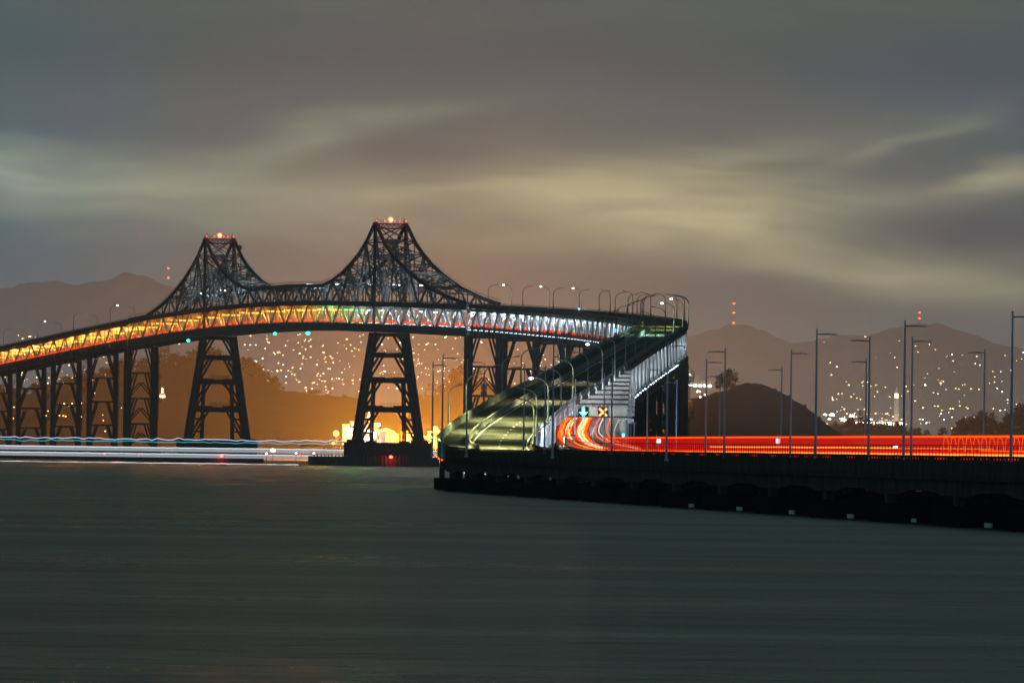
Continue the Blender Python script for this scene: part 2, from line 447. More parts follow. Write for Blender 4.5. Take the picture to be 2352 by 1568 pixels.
# ------------------------------------------------------------------ air
def build_haze():
    b = MB(); b.box((0, 15000, 235), (9000 * 2 - 400, 30800, 474))
    m = bpy.data.materials.new('night_haze'); m.use_nodes = True
    nt = m.node_tree; nt.nodes.clear()
    pv = nt.nodes.new('ShaderNodeVolumePrincipled'); pv.inputs['Color'].default_value = (0.86, 0.85, 0.84, 1)
    pv.inputs['Density'].default_value = HAZE; pv.inputs['Anisotropy'].default_value = 0.25
    o = nt.nodes.new('ShaderNodeOutputMaterial'); nt.links.new(pv.outputs[0], o.inputs['Volume'])
    h = b.build('haze', m); tag(h, 'thin night haze over the bay', kind='stuff'); h.display_type = 'WIRE'
HAZE = 4.0e-5
TOWN_K = 0.76
build_haze()
# unseen lights added for town glow in the haze before the far ridge
TOWN = [(-900, 1.3e7, (0.42, 0.78, 1.0)), (-620, 1.2e7, (0.48, 0.80, 1.0)), (-380, 9.5e6, (0.72, 0.82, 0.92)), (-150, 9.0e6, (1.0, 0.80, 0.66)), (60, 9.0e6, (1.0, 0.79, 0.64)),
        (280, 9.5e6, (1.0, 0.79, 0.62)), (480, 9.0e6, (1.0, 0.80, 0.64)), (720, 9.0e6, (0.95, 0.85, 0.75)), (980, 9.0e6, (0.85, 0.9, 0.95))]
for x_, p_, c_ in TOWN:
    lamp('town_haze_light', 'POINT', (x_, 11800, 14), p_ * TOWN_K, c_, size=8)

# ------------------------------------------------------------------ the road line
class Spline:
    """natural cubic through (y, value)"""
    def __init__(s, ys, vs):
        s.y = np.array(ys, float); s.v = np.array(vs, float); n = len(ys); h = np.diff(s.y)
        A = np.zeros((n, n)); r = np.zeros(n); A[0, 0] = A[-1, -1] = 1
        for i in range(1, n - 1):
            A[i, i - 1] = h[i - 1]; A[i, i] = 2 * (h[i - 1] + h[i]); A[i, i + 1] = h[i]
            r[i] = 6 * ((s.v[i + 1] - s.v[i]) / h[i] - (s.v[i] - s.v[i - 1]) / h[i - 1])
        s.m = np.linalg.solve(A, r)
    def __call__(s, y):
        i = int(min(max(np.searchsorted(s.y, y) - 1, 0), len(s.y) - 2)); h = s.y[i + 1] - s.y[i]
        a, b = (s.y[i + 1] - y) / h, (y - s.y[i]) / h
        return float(a * s.v[i] + b * s.v[i + 1] + ((a ** 3 - a) * s.m[i] + (b ** 3 - b) * s.m[i + 1]) * h * h / 6)

class Road:
    def __init__(s, pts, w):
        ys = [p[0] for p in pts]
        s.X, s.Z = Spline(ys, [p[1] for p in pts]), Spline(ys, [p[2] for p in pts])
        s.wy, s.wv = zip(*w)
    def w(s, y): return float(np.interp(y, s.wy, s.wv))
    def tan(s, y):
        t = Vector((s.X(y + 2) - s.X(y - 2), 4.0, 0)); return t.normalized()
    def right(s, y):
        t = s.tan(y); return Vector((t.y, -t.x, 0))
    def at(s, y, off=0.0, dz=0.0):
        r = s.right(y); return Vector((s.X(y), y, s.Z(y) + dz)) + r * off
    def ang(s, y):
        t = s.tan(y); return math.atan2(-t.x, t.y)
    def stations(s, y0, y1, step):
        """y values spaced evenly along the road"""
        ys = np.linspace(y0, y1, 400); xs = np.array([s.X(v) for v in ys])
        d = np.concatenate(([0], np.cumsum(np.hypot(np.diff(xs), np.diff(ys)))))
        n = max(1, round(d[-1] / step)); return [float(v) for v in np.interp(np.linspace(0, d[-1], n + 1), d, ys)]
    def strip(s, mb, ys, o0, o1, z0, z1, m=0):
        """solid ribbon between offsets o0..o1 and heights z0..z1 (numbers or functions of y)"""
        g = lambda v, y: v(y) if callable(v) else v
        rings = []
        for y in ys:
            rings.append([s.at(y, g(o0, y), g(z0, y)), s.at(y, g(o1, y), g(z0, y)), s.at(y, g(o1, y), g(z1, y)), s.at(y, g(o0, y), g(z1, y))])
        mb.sweep(rings, m)
    def line(s, mb, ys, off, dz, r, n=5, m=0):
        g = lambda v, y: v(y) if callable(v) else v
        mb.tube([s.at(y, g(off, y), g(dz, y)) for y in ys], r, n, m)

UP = Road([(500, 88, 5.9), (700, 70.5, 5.9), (900, 53, 5.9), (1100, 35.6, 5.95), (1300, 18.1, 6.0), (1450, 5.2, 6.1), (1530, -1.0, 6.4), (1600, -4.6, 7.3), (1660, -4.2, 9.3), (1720, -2.2, 11.5),
           (1800, 1.3, 14.4), (1878, 4.9, 17.2), (1974, 10.4, 20.7), (2090, 16.6, 24.9), (2281, 26.2, 31.8), (2400, 32.8, 36.2), (2529, 39.3, 40.4), (2620, 42.9, 42.8), (2700, 45, 44.4), (2850, 46.2, 47.3), (3000, 44, 50.2),
           (3150, 38, 53.4), (3300, 27.6, 56.7), (3450, 10.6, 60.1), (3600, -13.5, 63.6), (3750, -51, 66.8), (3907, -90.9, 69.0), (4065, -131, 68.2), (4246, -177, 63.9),
           (4400, -216, 58.8), (4553, -255, 53.6), (4868, -335, 44), (5200, -420, 34)],
          [(500, 16.5), (1720, 16.6), (1900, 15.3), (2281, 13.8), (2529, 13.2), (5300, 13.4)])
LOW = Road([(500, 112, 5.9), (700, 94.5, 5.9), (900, 77, 5.95), (1100, 60, 6.0), (1300, 43, 6.05), (1450, 30.5, 6.1), (1530, 24.2, 6.15), (1600, 19.3, 6.3), (1660, 16.8, 6.9), (1720, 15.5, 7.7),
            (1800, 14.9, 9.2), (1878, 15.4, 10.9), (1974, 17.3, 13.4), (2060, 19.3, 15.5), (2150, 21.2, 18.4), (2281, 26.4, 23.3), (2400, 32.8, 27.7), (2529, 39.3, 31.9), (2620, 42.9, 34.3), (2700, 45, 35.9), (2850, 46.2, 38.8),
            (3000, 44, 41.7), (3150, 38, 44.9), (3300, 27.6, 48.2), (3450, 10.6, 51.6), (3600, -13.5, 55.1), (3750, -51, 58.3), (3907, -90.9, 60.5), (4065, -131, 59.7), (4246, -177, 55.4),
            (4400, -216, 50.3), (4553, -255, 45.1), (4868, -335, 35.5), (5200, -420, 25.5)],
           [(500, 13.5), (1600, 13.5), (1720, 12.8), (2060, 12.4), (2529, 12.2), (5300, 12.4)])
LD = 8.5            # lower deck below the upper one
LB = 11.3           # underside of the trusses below the upper deck

# ------------------------------------------------------------------ steel deck-truss viaducts
def fixture_hue(y):
    if y > 3850: return 'sodium', (1.0, 0.36, 0.045)
    if y > 3775: return 'lime', (0.5, 1.0, 0.30)
    return 'blue_lamp', (0.72, 0.88, 1.0)

def viaduct(name, label, y0, y1, panel, lamp_step, lamp_power, dark=False, deck_lamps=True):
    t = thing(name, label, 'viaduct', (UP.X((y0 + y1) / 2), (y0 + y1) / 2, 0))
    base = Vector(t.location); inv = -base
    ys = UP.stations(y0, y1, panel)
    fine = UP.stations(y0, y1, 6.0)
    def put(mb, nm, mt, par=t):
        mb.v = [tuple(Vector(v) + inv) for v in mb.v]; o = mb.build(nm, mt); o.parent = par; return o
    hw = lambda y: UP.w(y) / 2
    b = MB(); UP.strip(b, fine, lambda y: -hw(y), lambda y: hw(y), -0.75, 0.0); put(b, 'upper_deck', M['road'])
    for sg in (-1, 1):
        b = MB()
        UP.strip(b, fine, lambda y: sg * hw(y) - (0.2 if sg > 0 else -0.2) - 0.2, lambda y: sg * hw(y) - (0.2 if sg > 0 else -0.2) + 0.2, -0.9, 0.75)
        UP.line(b, fine, lambda y: sg * (hw(y) - 0.2), 1.15, 0.09, 4)
        for y in UP.stations(y0, y1, 3.8): b.beam(UP.at(y, sg * (hw(y) - 0.2), 0.7), UP.at(y, sg * (hw(y) - 0.2), 1.15), 0.12)
        put(b, 'parapet', M['barrier' if y1 < 3000 else 'steel_dark'])
    b = MB(); UP.strip(b, fine, lambda y: -hw(y) + 0.4, lambda y: hw(y) - 0.4, -LD - 0.5, -LD); put(b, 'lower_deck', M['road_low'])
    lw = lambda y: hw(y) - 0.75
    for sg in (-1, 1):
        b = MB()
        for i, y in enumerate(ys):
            T, B = UP.at(y, sg * lw(y), -1.5), UP.at(y, sg * lw(y), -LD - 0.9)
            if i + 1 < len(ys):
                y2 = ys[i + 1]; T2, B2 = UP.at(y2, sg * lw(y2), -1.5), UP.at(y2, sg * lw(y2), -LD - 0.9)
                b.beam(T, T2, 0.6, 1.0); b.beam(B, B2, 0.6, 1.0)
                if i % 2: b.beam(T, B2, 0.6, 0.62)
                else: b.beam(B, T2, 0.6, 0.62)
            b.beam(B, T, 0.34, 0.4)
        # gallery rail of the lower deck
        UP.line(b, fine, lambda y: sg * (lw(y) - 0.5), -LD + 1.0, 0.08, 4)
        UP.strip(b, fine, lambda y: sg * (lw(y) - 0.5) - 0.1, lambda y: sg * (lw(y) - 0.5) + 0.1, -LD, -LD + 0.55)
        put(b, 'truss', M['steel_web'])
    b = MB(); c = MB()
    for i, y in enumerate(ys):
        for yy in ([y, (y + ys[i + 1]) / 2] if i + 1 < len(ys) else [y]):
            r = lw(yy)
            b.beam(UP.at(yy, -r, -1.75), UP.at(yy, r, -1.75), 0.4, 1.9, side=UP.tan(yy))
            c.beam(UP.at(yy, -r - 0.9, -LD - 1.7), UP.at(yy, r + 0.9, -LD - 1.7), 0.45, 2.0, side=UP.tan(yy))
        if i + 1 < len(ys):
            for o in (-2.2, 2.2): b.beam(UP.at(y, o, -1.3), UP.at(ys[i + 1], o, -1.3), 0.4, 0.9)
        for sg in (-1, 1):  # knee braces under the upper deck
            b.beam(UP.at(y, sg * lw(y), -4.2), UP.at(y, sg * (lw(y) - 2.6), -2.4), 0.4, 0.4)
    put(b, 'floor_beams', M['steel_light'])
    for i in range(len(ys) - 1):
        y, y2 = ys[i], ys[i + 1]
        c.beam(UP.at(y, -lw(y), -LB + 0.1), UP.at(y2, lw(y2), -LB + 0.1), 0.3, 0.3); c.beam(UP.at(y, lw(y), -LB + 0.1), UP.at(y2, -lw(y2), -LB + 0.1), 0.3, 0.3)
    for sg in (-1, 1): UP.strip(c, fine, lambda y: sg * lw(y) - 0.3, lambda y: sg * lw(y) + 0.3, -LB - 0.4, -LD - 1.45)
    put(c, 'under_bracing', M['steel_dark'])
    for k, y in enumerate(UP.stations(y0 + 8, y1 - 8, lamp_step)):
        nm, hue = fixture_hue(y)
        m_ = MB()
        if nm == 'sodium':
            if k % 2 == 0: m_.beam(UP.at(y, -lw(y) + 1.2, -3.2), UP.at(y, lw(y) - 1.2, -3.2), 0.4, 0.5)  # glowing crossbar standing in for an orange-lit floor beam
        else:
            for dy in (-0.9, 0.9): m_.beam(UP.at(y + dy - 0.8, -lw(y) + 3.2, -3.0), UP.at(y + dy + 0.8, -lw(y) + 3.2, -3.0), 0.5, 0.35)
        if m_.v: o = put(m_, 'deck_lamp_or_lit_beam', G[nm])
        for sg in (-1, 1):
            l = lamp('deck_light', 'POINT', UP.at(y, sg * 2.0 - 0.8, -3.3) + inv, lamp_power, hue, t, 0.5)
    return t

viad_left = viaduct('steel_viaduct', 'steel double-deck truss viaduct glowing orange inside, left of the two cantilever peaks', 4228, 5090, 13.4, 24.0, 16000)
viad_right = viaduct('steel_viaduct', 'curved steel truss viaduct lit bluish white between the taller peak and the ramp top', 2529, 3588, 12.6, 24.0, 11000)
viad_ramp = viaduct('steel_viaduct', 'steep truss viaduct seen end-on, its right face floodlit white, below the dark upper road', 2150, 2529, 12.5, 24.0, 11000)

# ------------------------------------------------------------------ cantilever trusses
HS = [(0, 99.2), (9, 95), (16, 91.2), (27, 87.2), (42, 83.2), (57, 79.8), (75, 77.0), (93, 75.2), (163, 76.0)]   # toward the shared middle
HA = [(0, 99.2), (9, 95), (16, 91.2), (27, 87.0), (42, 82.4), (57, 78.6), (75, 74.8), (93, 71.6), (125, 67.6), (155, 65.0), (163, 64.6)]  # toward the shore side
def cantilever(label, ypk, sgn, n=11):
    """sgn +1: the shared middle lies farther from the camera"""
    t = thing('cantilever_truss', label, 'bridge truss', (UP.X(ypk), ypk, 0)); inv = -Vector(t.location)
    tl = math.hypot(1, UP.tan(ypk).x / UP.tan(ypk).y)
    def put(mb, nm, mt, par=t):
        mb.v = [tuple(Vector(v) + inv) for v in mb.v]; o = mb.build(nm, mt); o.parent = par; return o
    def ht(s):
        tb = HS if s * sgn > 0 else HA
        h = float(np.interp(abs(s), [a for a, _ in tb], [c for _, c in tb]))
        if sgn < 0 and s * sgn <= 0:      # the far truss: its shore side falls with the road
            h -= 0.0
            h = max(h - 0.0145 * max(0, abs(s) - 20), UP.Z(ypk + s / tl) + 0.6)
        return max(h, UP.Z(ypk + s / tl) + 0.6)
    S = sorted(set([-163 + 163 * i / n for i in range(n + 1)] + [163 * i / n for i in range(n + 1)]))
    yy = lambda s: ypk + s / tl
    hw = lambda y: UP.w(y) / 2
    fine = [yy(s) for s in np.linspace(-163, 163, 56)]
    node = lambda s, sg, z: Vector((*UP.at(yy(s), sg * 6.5).xy, z))
    b = MB(); UP.strip(b, fine, -6.1, 6.1, -0.75, 0.0); put(b, 'upper_deck', M['road'])
    b = MB(); UP.strip(b, fine, -6.1, 6.1, -LD - 0.5, -LD); put(b, 'lower_deck', M['road_low'])
    for sg in (-1, 1):
        b = MB()
        UP.strip(b, fine, sg * 7.05 - 0.15, sg * 7.05 + 0.15, -1.5, 0.55); UP.line(b, fine, sg * 7.05, 1.0, 0.08, 4)
        put(b, 'parapet', M['steel_dark'])
        b = MB(); w = MB()
        for i, s in enumerate(S):
            y = yy(s); zt, zm, zb = ht(s), UP.Z(y) - 0.6, UP.Z(y) - LD - 1.0
            T, Mi, B = node(s, sg, zt), node(s, sg, zm), node(s, sg, zb)
            big = 1.3 if abs(s) < 1 else 0.62
            w.beam(B, T, 0.5, 0.5) if abs(s) > 1 else b.beam(B, T, 1.3, 1.3)
            if i + 1 == len(S): continue
            s2 = S[i + 1]; y2 = yy(s2); zt2, zm2, zb2 = ht(s2), UP.Z(y2) - 0.6, UP.Z(y2) - LD - 1.0
            T2, M2, B2 = node(s2, sg, zt2), node(s2, sg, zm2), node(s2, sg, zb2)
            ks = 6 if abs(s + s2) / 2 < 100 else 2
            for k in range(ks):
                sa, sb = s + (s2 - s) * k / ks, s + (s2 - s) * (k + 1) / ks
                b.beam(node(sa, sg, ht(sa)), node(sb, sg, ht(sb)), 1.0, 1.25)
            b.beam(B, B2, 0.8, 1.1); w.beam(Mi, M2, 0.5, 0.7)
            # lower storey Warren web
            if i % 2: w.beam(Mi, B2, 0.72, 0.72)
            else: w.beam(B, M2, 0.72, 0.72)
            # upper storey: long diagonals that meet two panels apart near the peak, with sub-struts
            if zt - zm > 2 or zt2 - zm2 > 2:
                if zt2 > zt: w.beam(Mi if i % 2 == 0 else T, T2 if i % 2 == 0 else M2, 0.66, 0.7)
                else: w.beam(T if i % 2 == 0 else Mi, M2 if i % 2 == 0 else T2, 0.66, 0.7)
            if min(zt - zm, zt2 - zm2) > 11:
                nl = 2 if min(zt - zm, zt2 - zm2) < 22 else 3
                for k in range(1, nl + 1):
                    f = k / (nl + 1); A, C = Mi.lerp(T, f), M2.lerp(T2, f); w.beam(A, C, 0.34, 0.34)
                    mid = Mi.lerp(T, (k - 0.5) / (nl + 1)).lerp(M2.lerp(T2, (k - 0.5) / (nl + 1)), 0.5); w.beam(A, mid, 0.26); w.beam(C, mid, 0.26)
        # walkway posts and cable along the top chord
        pts = []
        for s in np.linspace(-163, 163, 110):
            q = node(s, sg, ht(s) + 0.6); pts.append(q + Vector((0, 0, 1.1))); w.beam(q, pts[-1], 0.11)
        w.tube(pts, 0.07, 4)
        put(b, 'chords', M['steel_dark']); put(w, 'web_members', M['steel_web'])
    # cross bracing between the two planes
    b = MB(); fl = MB()
    for i, s in enumerate(S):
        y = yy(s); zt, zm, zd = ht(s), UP.Z(y) - 0.6, UP.Z(y) + 6.8
        fl.beam(node(s, -1, zm - 1.1), node(s, 1, zm - 1.1), 0.4, 1.7, side=UP.tan(y)); fl.beam(node(s, -1, zm - LD - 1.1), node(s, 1, zm - LD - 1.1), 0.5, 1.8, side=UP.tan(y))
        if zt > zd - 0.5:
            lev = [zd] + [zd + (zt - zd) * k / max(1, round((zt - zd) / 7.0)) for k in range(1, 1 + max(1, round((zt - zd) / 7.0)))] if zt - zd > 1.5 else [max(zd, zt)]
            for a, z in enumerate(lev):
                b.beam(node(s, -1, z), node(s, 1, z), 0.4, 0.55)
                b.beam(node(s, -1, z - 0.9), node(s, 1, z - 0.9), 0.2, 0.2)
                for q in range(6):
                    f0, f1 = q / 6, (q + 1) / 6
                    b.beam(node(s, -1, z).lerp(node(s, 1, z), f0), node(s, -1, z - 0.9).lerp(node(s, 1, z - 0.9), f1), 0.12)
                if a: b.beam(node(s, -1, lev[a - 1]), node(s, 1, z), 0.36, 0.36); b.beam(node(s, 1, lev[a - 1]), node(s, -1, z), 0.36, 0.36)
            for sg in (-1, 1): b.beam(node(s, sg, zd - 2.4), node(s, sg * 0.55, zd), 0.35)
        if i + 1 < len(S):
            s2 = S[i + 1]
            if max(zt, ht(s2)) > zd - 1:
                b.beam(node(s, -1, zt), node(s2, 1, ht(s2)), 0.34, 0.34); b.beam(node(s, 1, zt), node(s2, -1, ht(s2)), 0.34, 0.34)
            fl.beam(node(s, -1, zm - LD - 1.8), node(s2, 1, zm - LD - 1.8), 0.3); fl.beam(node(s, 1, zm - LD - 1.8), node(s2, -1, zm - LD - 1.8), 0.3)
    for sg in (-1, 1): UP.strip(fl, fine, sg * 6.5 - 0.35, sg * 6.5 + 0.35, -LB - 0.7, -LD - 1.6)
    put(b, 'sway_bracing', M['steel_web']); put(fl, 'floor_beams', M['steel_dark'])
    # head of the peak: lattice beam, railing, beacon
    zt = ht(0); b = MB()
    r_ = UP.right(ypk)
    for k in range(8):
        A, C = node(0, -1, zt - 0.3).lerp(node(0, 1, zt - 0.3), k / 8), node(0, -1, zt - 0.3).lerp(node(0, 1, zt - 0.3), (k + 1) / 8)
        b.beam(A, C + Vector((0, 0, -1.6)), 0.22); b.beam(A + Vector((0, 0, -1.6)), C, 0.22)
    b.beam(node(0, -1, zt - 1.9), node(0, 1, zt - 1.9), 0.5, 0.5)
    b.beam(node(0, -1, zt) - r_ * 0.8, node(0, 1, zt) + r_ * 0.8, 2.4, 0.5)
    for zz in (0.9, 1.5): b.beam(node(0, -1, zt + zz) - r_ * 0.8, node(0, 1, zt + zz) + r_ * 0.8, 0.1)
    for k in range(13): q = node(0, -1, zt).lerp(node(0, 1, zt), k / 12); b.beam(q, q + Vector((0, 0, 1.6)), 0.12)
    for f in (0.06, 0.94): q = node(0, -1, zt).lerp(node(0, 1, zt), f); b.beam(q, q + Vector((0, 0, 2.6)), 0.3)
    put(b, 'head_platform', M['steel_dark'])
    c = node(0, 0, zt + 1.7); b = MB(); b.ball(c, 1.05); o = put(b, 'beacon', G['beacon'])
    b = MB(); b.ball(c - UP.tan(ypk) * 0.75, 0.62); put(b, 'beacon_core', G['beacon_core'], t)
    b = MB()
    for f in (0.03, 0.3, 0.42, 0.62, 0.78, 0.97): q = node(0, -1, zt + 1.2).lerp(node(0, 1, zt + 1.2), f); b.ball(q - UP.tan(ypk) * 1.2, 0.3, 6, 4)
    put(b, 'marker_lights', G['red_small'])
    for f in (0.3, 0.7): lamp('beacon_light', 'POINT', node(0, -1, zt + 2.4).lerp(node(0, 1, zt + 2.4), f) - UP.tan(ypk) * 2.2 + inv, 1100, (1.0, 0.04, 0.02), t, 0.6)
    # lamps over the two roadways
    for si, s in enumerate((-118, -66, -24, 22, 84, 132)):
        y = yy(s); m_ = MB()
        if ht(s) < UP.Z(y) + 6.4: continue
        for sg in (-1, 1):
            q = node(s, sg * 0.42, UP.Z(y) + 6.1 + 0.7 * ((si * 3 + sg) % 3)); m_.beam(q - r_ * (0.9 + 0.5 * (si % 3)), q + r_ * (0.9 + 0.4 * (si % 2)), 0.7, 0.32)
        put(m_, 'deck_lamp_or_lit_beam', G['blue_lamp'])
        lamp('deck_light', 'POINT', node(s, 0, UP.Z(y) + 5.6) + inv, 4200, (0.66, 0.86, 1.0), t, 0.5)
    for s in np.arange(-154, 160, 22.0):
        y = yy(s); nm, hue = fixture_hue(y); m_ = MB()
        if nm == 'blue_lamp': m_.beam(UP.at(y - 0.8, -3.2, -3.1), UP.at(y + 0.8, -3.2, -3.1), 0.5, 0.35)
        elif int((s + 154) / 22) % 2 == 0: m_.beam(UP.at(y, -5.2, -3.2), UP.at(y, 5.2, -3.2), 0.4, 0.5)  # glowing crossbar in place of a lit floor beam
        if m_.v: put(m_, 'deck_lamp_or_lit_beam', G[nm])
        for off in (-2.6, 1.4): lamp('deck_light', 'POINT', UP.at(y, off, -3.6) + inv, 16000 if nm != 'blue_lamp' else 10000, hue, t, 0.5)
    return t
cant_near = cantilever('taller-looking steel cantilever peak with a red beacon, right of the pair', 3750, 1)
cant_far = cantilever('steel cantilever peak with a red beacon, left and lower of the pair', 4066, -1)

# ------------------------------------------------------------------ piers
def pier(label, y, kind, ladder=1):
    t = thing('bridge_pier', label, 'pier', UP.at(y) * 1.0, UP.ang(y), 'steel piers under the bridge')
    base = UP.at(y); t.location = (base.x, base.y, 0)
    top = base.z - LB - (0.9 if kind == 'tower' else 0.3)
    big = kind == 'tower'; anchor = kind == 'anchor'
    zb = 9.0 if big else 6.0
    hb = 13.6 if big else 6.3          # half spread at the base
    ht_ = 6.6
    lx = 3.9 if big else (3.4 if anchor else 2.2)
    half = lambda z: ht_ + (hb - ht_) * (top - z) / (top - zb) if big else 6.3
    lw = 1.65 if big else (1.9 if anchor else 1.35)
    for sg in (-1, 1):
        b = MB()
        for l in (-1, 1):
            b.beam((sg * half(top), l * lx, top), (sg * half(zb), l * lx, zb - 0.5), lw, lw, side=(1, 0, 0), w2=lw * (1.15 if big else 1), h2=lw * (1.15 if big else 1))
        if big:
            for l in (-1, 1): b.beam((sg * 6.3, l * lx * 0.5, top - 20), (sg * 7.0, l * lx * 0.5, zb), 0.75, 0.75, side=(1, 0, 0))
            for f in np.linspace(0.3, 0.9, 6): z = top + (zb - top) * f; b.beam((sg * 6.5, 0, z), (sg * half(z), 0, z), 0.7, 0.7)
        nz = max(2, int((top - zb) / 9))
        for k in range(nz):
            z0, z1 = zb + (top - zb) * k / nz, zb + (top - zb) * (k + 1) / nz
            b.beam((sg * half(z0), -lx, z0), (sg * half(z1), lx, z1), 0.35); b.beam((sg * half(z0), lx, z0), (sg * half(z1), -lx, z1), 0.35)
        b.build('leg', M['steel_dark'], t)
    if big: levels = [top - 0.8] + [top + (zb - top) * f for f in (0.205, 0.43, 0.69)]
    else:
        n = max(2, round((top - zb) / (10.2 if not anchor else 11.0))); levels = [top - 0.6 - (top - zb) * k / n for k in range(n)]
    for k, z in enumerate(levels):
        hgt = (1.35 + 0.3 * k) if big else 0.75
        zl = levels[k + 1] if k + 1 < len(levels) else zb
        for l in (-1, 1):
            st = MB()
            st.beam((-half(z), l * lx, z), (half(z), l * lx, z), 0.9, hgt, side=(0, 1, 0))
            if big and k: st.beam((-half(z) * 0.95, l * lx, z + 0.2), (-half(z) * 0.28, l * lx, z + 0.2), 1.1, hgt + 0.5, side=(0, 1, 0)); st.beam((half(z) * 0.28, l * lx, z + 0.2), (half(z) * 0.95, l * lx, z + 0.2), 1.1, hgt + 0.5, side=(0, 1, 0))
            st.build('strut', M['steel_dark'], t)
            for sg in (-1, 1):
                br = MB(); wd = 0.85 if big else 0.7
                br.beam((sg * (half(zl) - 0.6), l * lx, zl + 0.5), (sg * half(z) * 0.42, l * lx, z - 0.4), wd, wd * 0.8, side=(1, 0, 0))
                if anchor and k >= len(levels) - 3: br.beam((sg * half(zl), l * lx, zl), (0, l * lx, (z + zl) / 2 + 1.5), 0.5)
                br.build('brace', M['steel_dark'], t)
    if big:
        g = MB()
        for z in levels[1:]:
            g.box((0, -lx - 0.6, z + 1.0), (9, 0.5, 0.25))
            for zz in (1.6, 2.2, 2.8): g.beam((-4.4, -lx - 0.6, z + zz), (4.4, -lx - 0.6, z + zz), 0.1)
            for x_ in np.linspace(-4.4, 4.4, 7): g.beam((x_, -lx - 0.6, z + 1.0), (x_, -lx - 0.6, z + 2.8), 0.1)
        for k in range(len(levels) - 1):
            a, c = levels[k] + 1.0, levels[k + 1] + 1.0
            g.beam((-1.0, -lx, a), (5.8, -lx, (a + c) / 2), 0.5, 0.25); g.beam((5.8, -lx, (a + c) / 2), (5.8, -lx, c), 0.4); g.beam((-1.0, -lx, a + 1.1), (5.8, -lx, (a + c) / 2 + 1.1), 0.1)
        g.build('walkway', M['steel_dark'], t)
    elif ladder:
        for sg in ((1,) if anchor else (1, -1)):
            g = MB(); x0 = sg * (6.3 + lw / 2 + 0.1); nk = 3 if top - zb > 25 else 2
            for yy_ in (-0.3, 0.3): g.beam((x0 + sg * 0.35, -lx + yy_, top - 4 - (nk - 1) * 10.5 - 8.5), (x0 + sg * 0.35, -lx + yy_, top - 4), 0.1)
            for k in range(nk):
                z = top - 4 - k * 10.5
                g.box((x0 + sg * 0.8, -lx, z), (1.7, 1.6, 0.18))
                for zz in (0.6, 1.2, 1.9): g.beam((x0, -lx - 0.7, z + zz), (x0 + sg * 1.6, -lx - 0.7, z + zz), 0.09); g.beam((x0 + sg * 1.6, -lx - 0.7, z + zz), (x0 + sg * 1.6, -lx + 0.7, z + zz), 0.09)
                for xx in (0.1, 0.8, 1.6): g.beam((x0 + sg * xx, -lx - 0.7, z), (x0 + sg * xx, -lx - 0.7, z + 1.9), 0.09)
                g.beam((x0, -lx, z - 1.6), (x0 + sg * 1.5, -lx, z - 0.1), 0.16)
                for q in range(8): g.beam((x0 + sg * 0.35, -lx - 0.3, z - 8.2 + q), (x0 + sg * 0.35, -lx + 0.3, z - 8.2 + q), 0.07)
            g.build('ladder_platform', M['steel_dark'], t)
    f = MB()
    if big:
        f.box((0, 0, 4.6), (33, 17, 9.2)); f.box((0, 0, 9.45), (34, 18, 0.5))
        for sg in (-1, 1):
            for l in (-1, 1): f.box((sg * half(zb), l * lx, 10.2), (4.6, 4.2, 1.0)); f.box((sg * 7.0, l * lx * 0.5, 10.0), (3.0, 2.4, 0.7))
        f.build('footing', M['concrete_dark'], t)
        d = MB(); d.box((0, -11.5, 1.9), (36, 5.5, 3.8)); d.box((-26.5, -10, 1.9), (17, 7.5, 3.8))
        for x_ in np.arange(-34.5, 18.1, 1.5): d.beam((x_, -14.6, 0), (x_, -14.6, 4.4), 0.45)
        for x_ in np.arange(-34.5, -18, 2.2): d.beam((x_, -9, 3.8), (x_, -9, 5.2), 0.14)
        d.beam((-34.5, -9, 5.2), (-18, -9, 5.2), 0.12); d.beam((-34.5, -9, 4.6), (-18, -9, 4.6), 0.1)
        d.build('fender', M['pile'], t)
    else:
        f.box((0, 0, 3.2), (17, 9, 6.4)); f.build('footing', M['concrete_dark'], t)
    return t

pier('broad braced tower pier standing on a big dark block, under the taller-looking peak', 3750, 'tower')
pier('broad braced tower pier under the left, lower-looking peak', 4066, 'tower')
for k, y in enumerate((4226, 4311, 4395, 4478, 4561, 4644, 4730, 4816, 4902, 4988, 5074)):
    pier('pier under the orange-lit viaduct, %s to the left of the left tower pier' % nth(k), y, 'anchor' if k == 0 else 'leg')
y = 3590; k = 0
while y > 2150:
    pier('steel pier %s' % ('with paired legs, next right of the big tower pier' if k == 0 else
         'under the curved viaduct, %s after the paired-leg pier' % nth(k - 1) if y > 2560 else 'in the dark row under the floodlit ramp, %s from the far end' % nth(int((2560 - y) // 86))), y, 'anchor' if k == 0 else 'leg')
    y -= 86 * UP.tan(y).y; k += 1
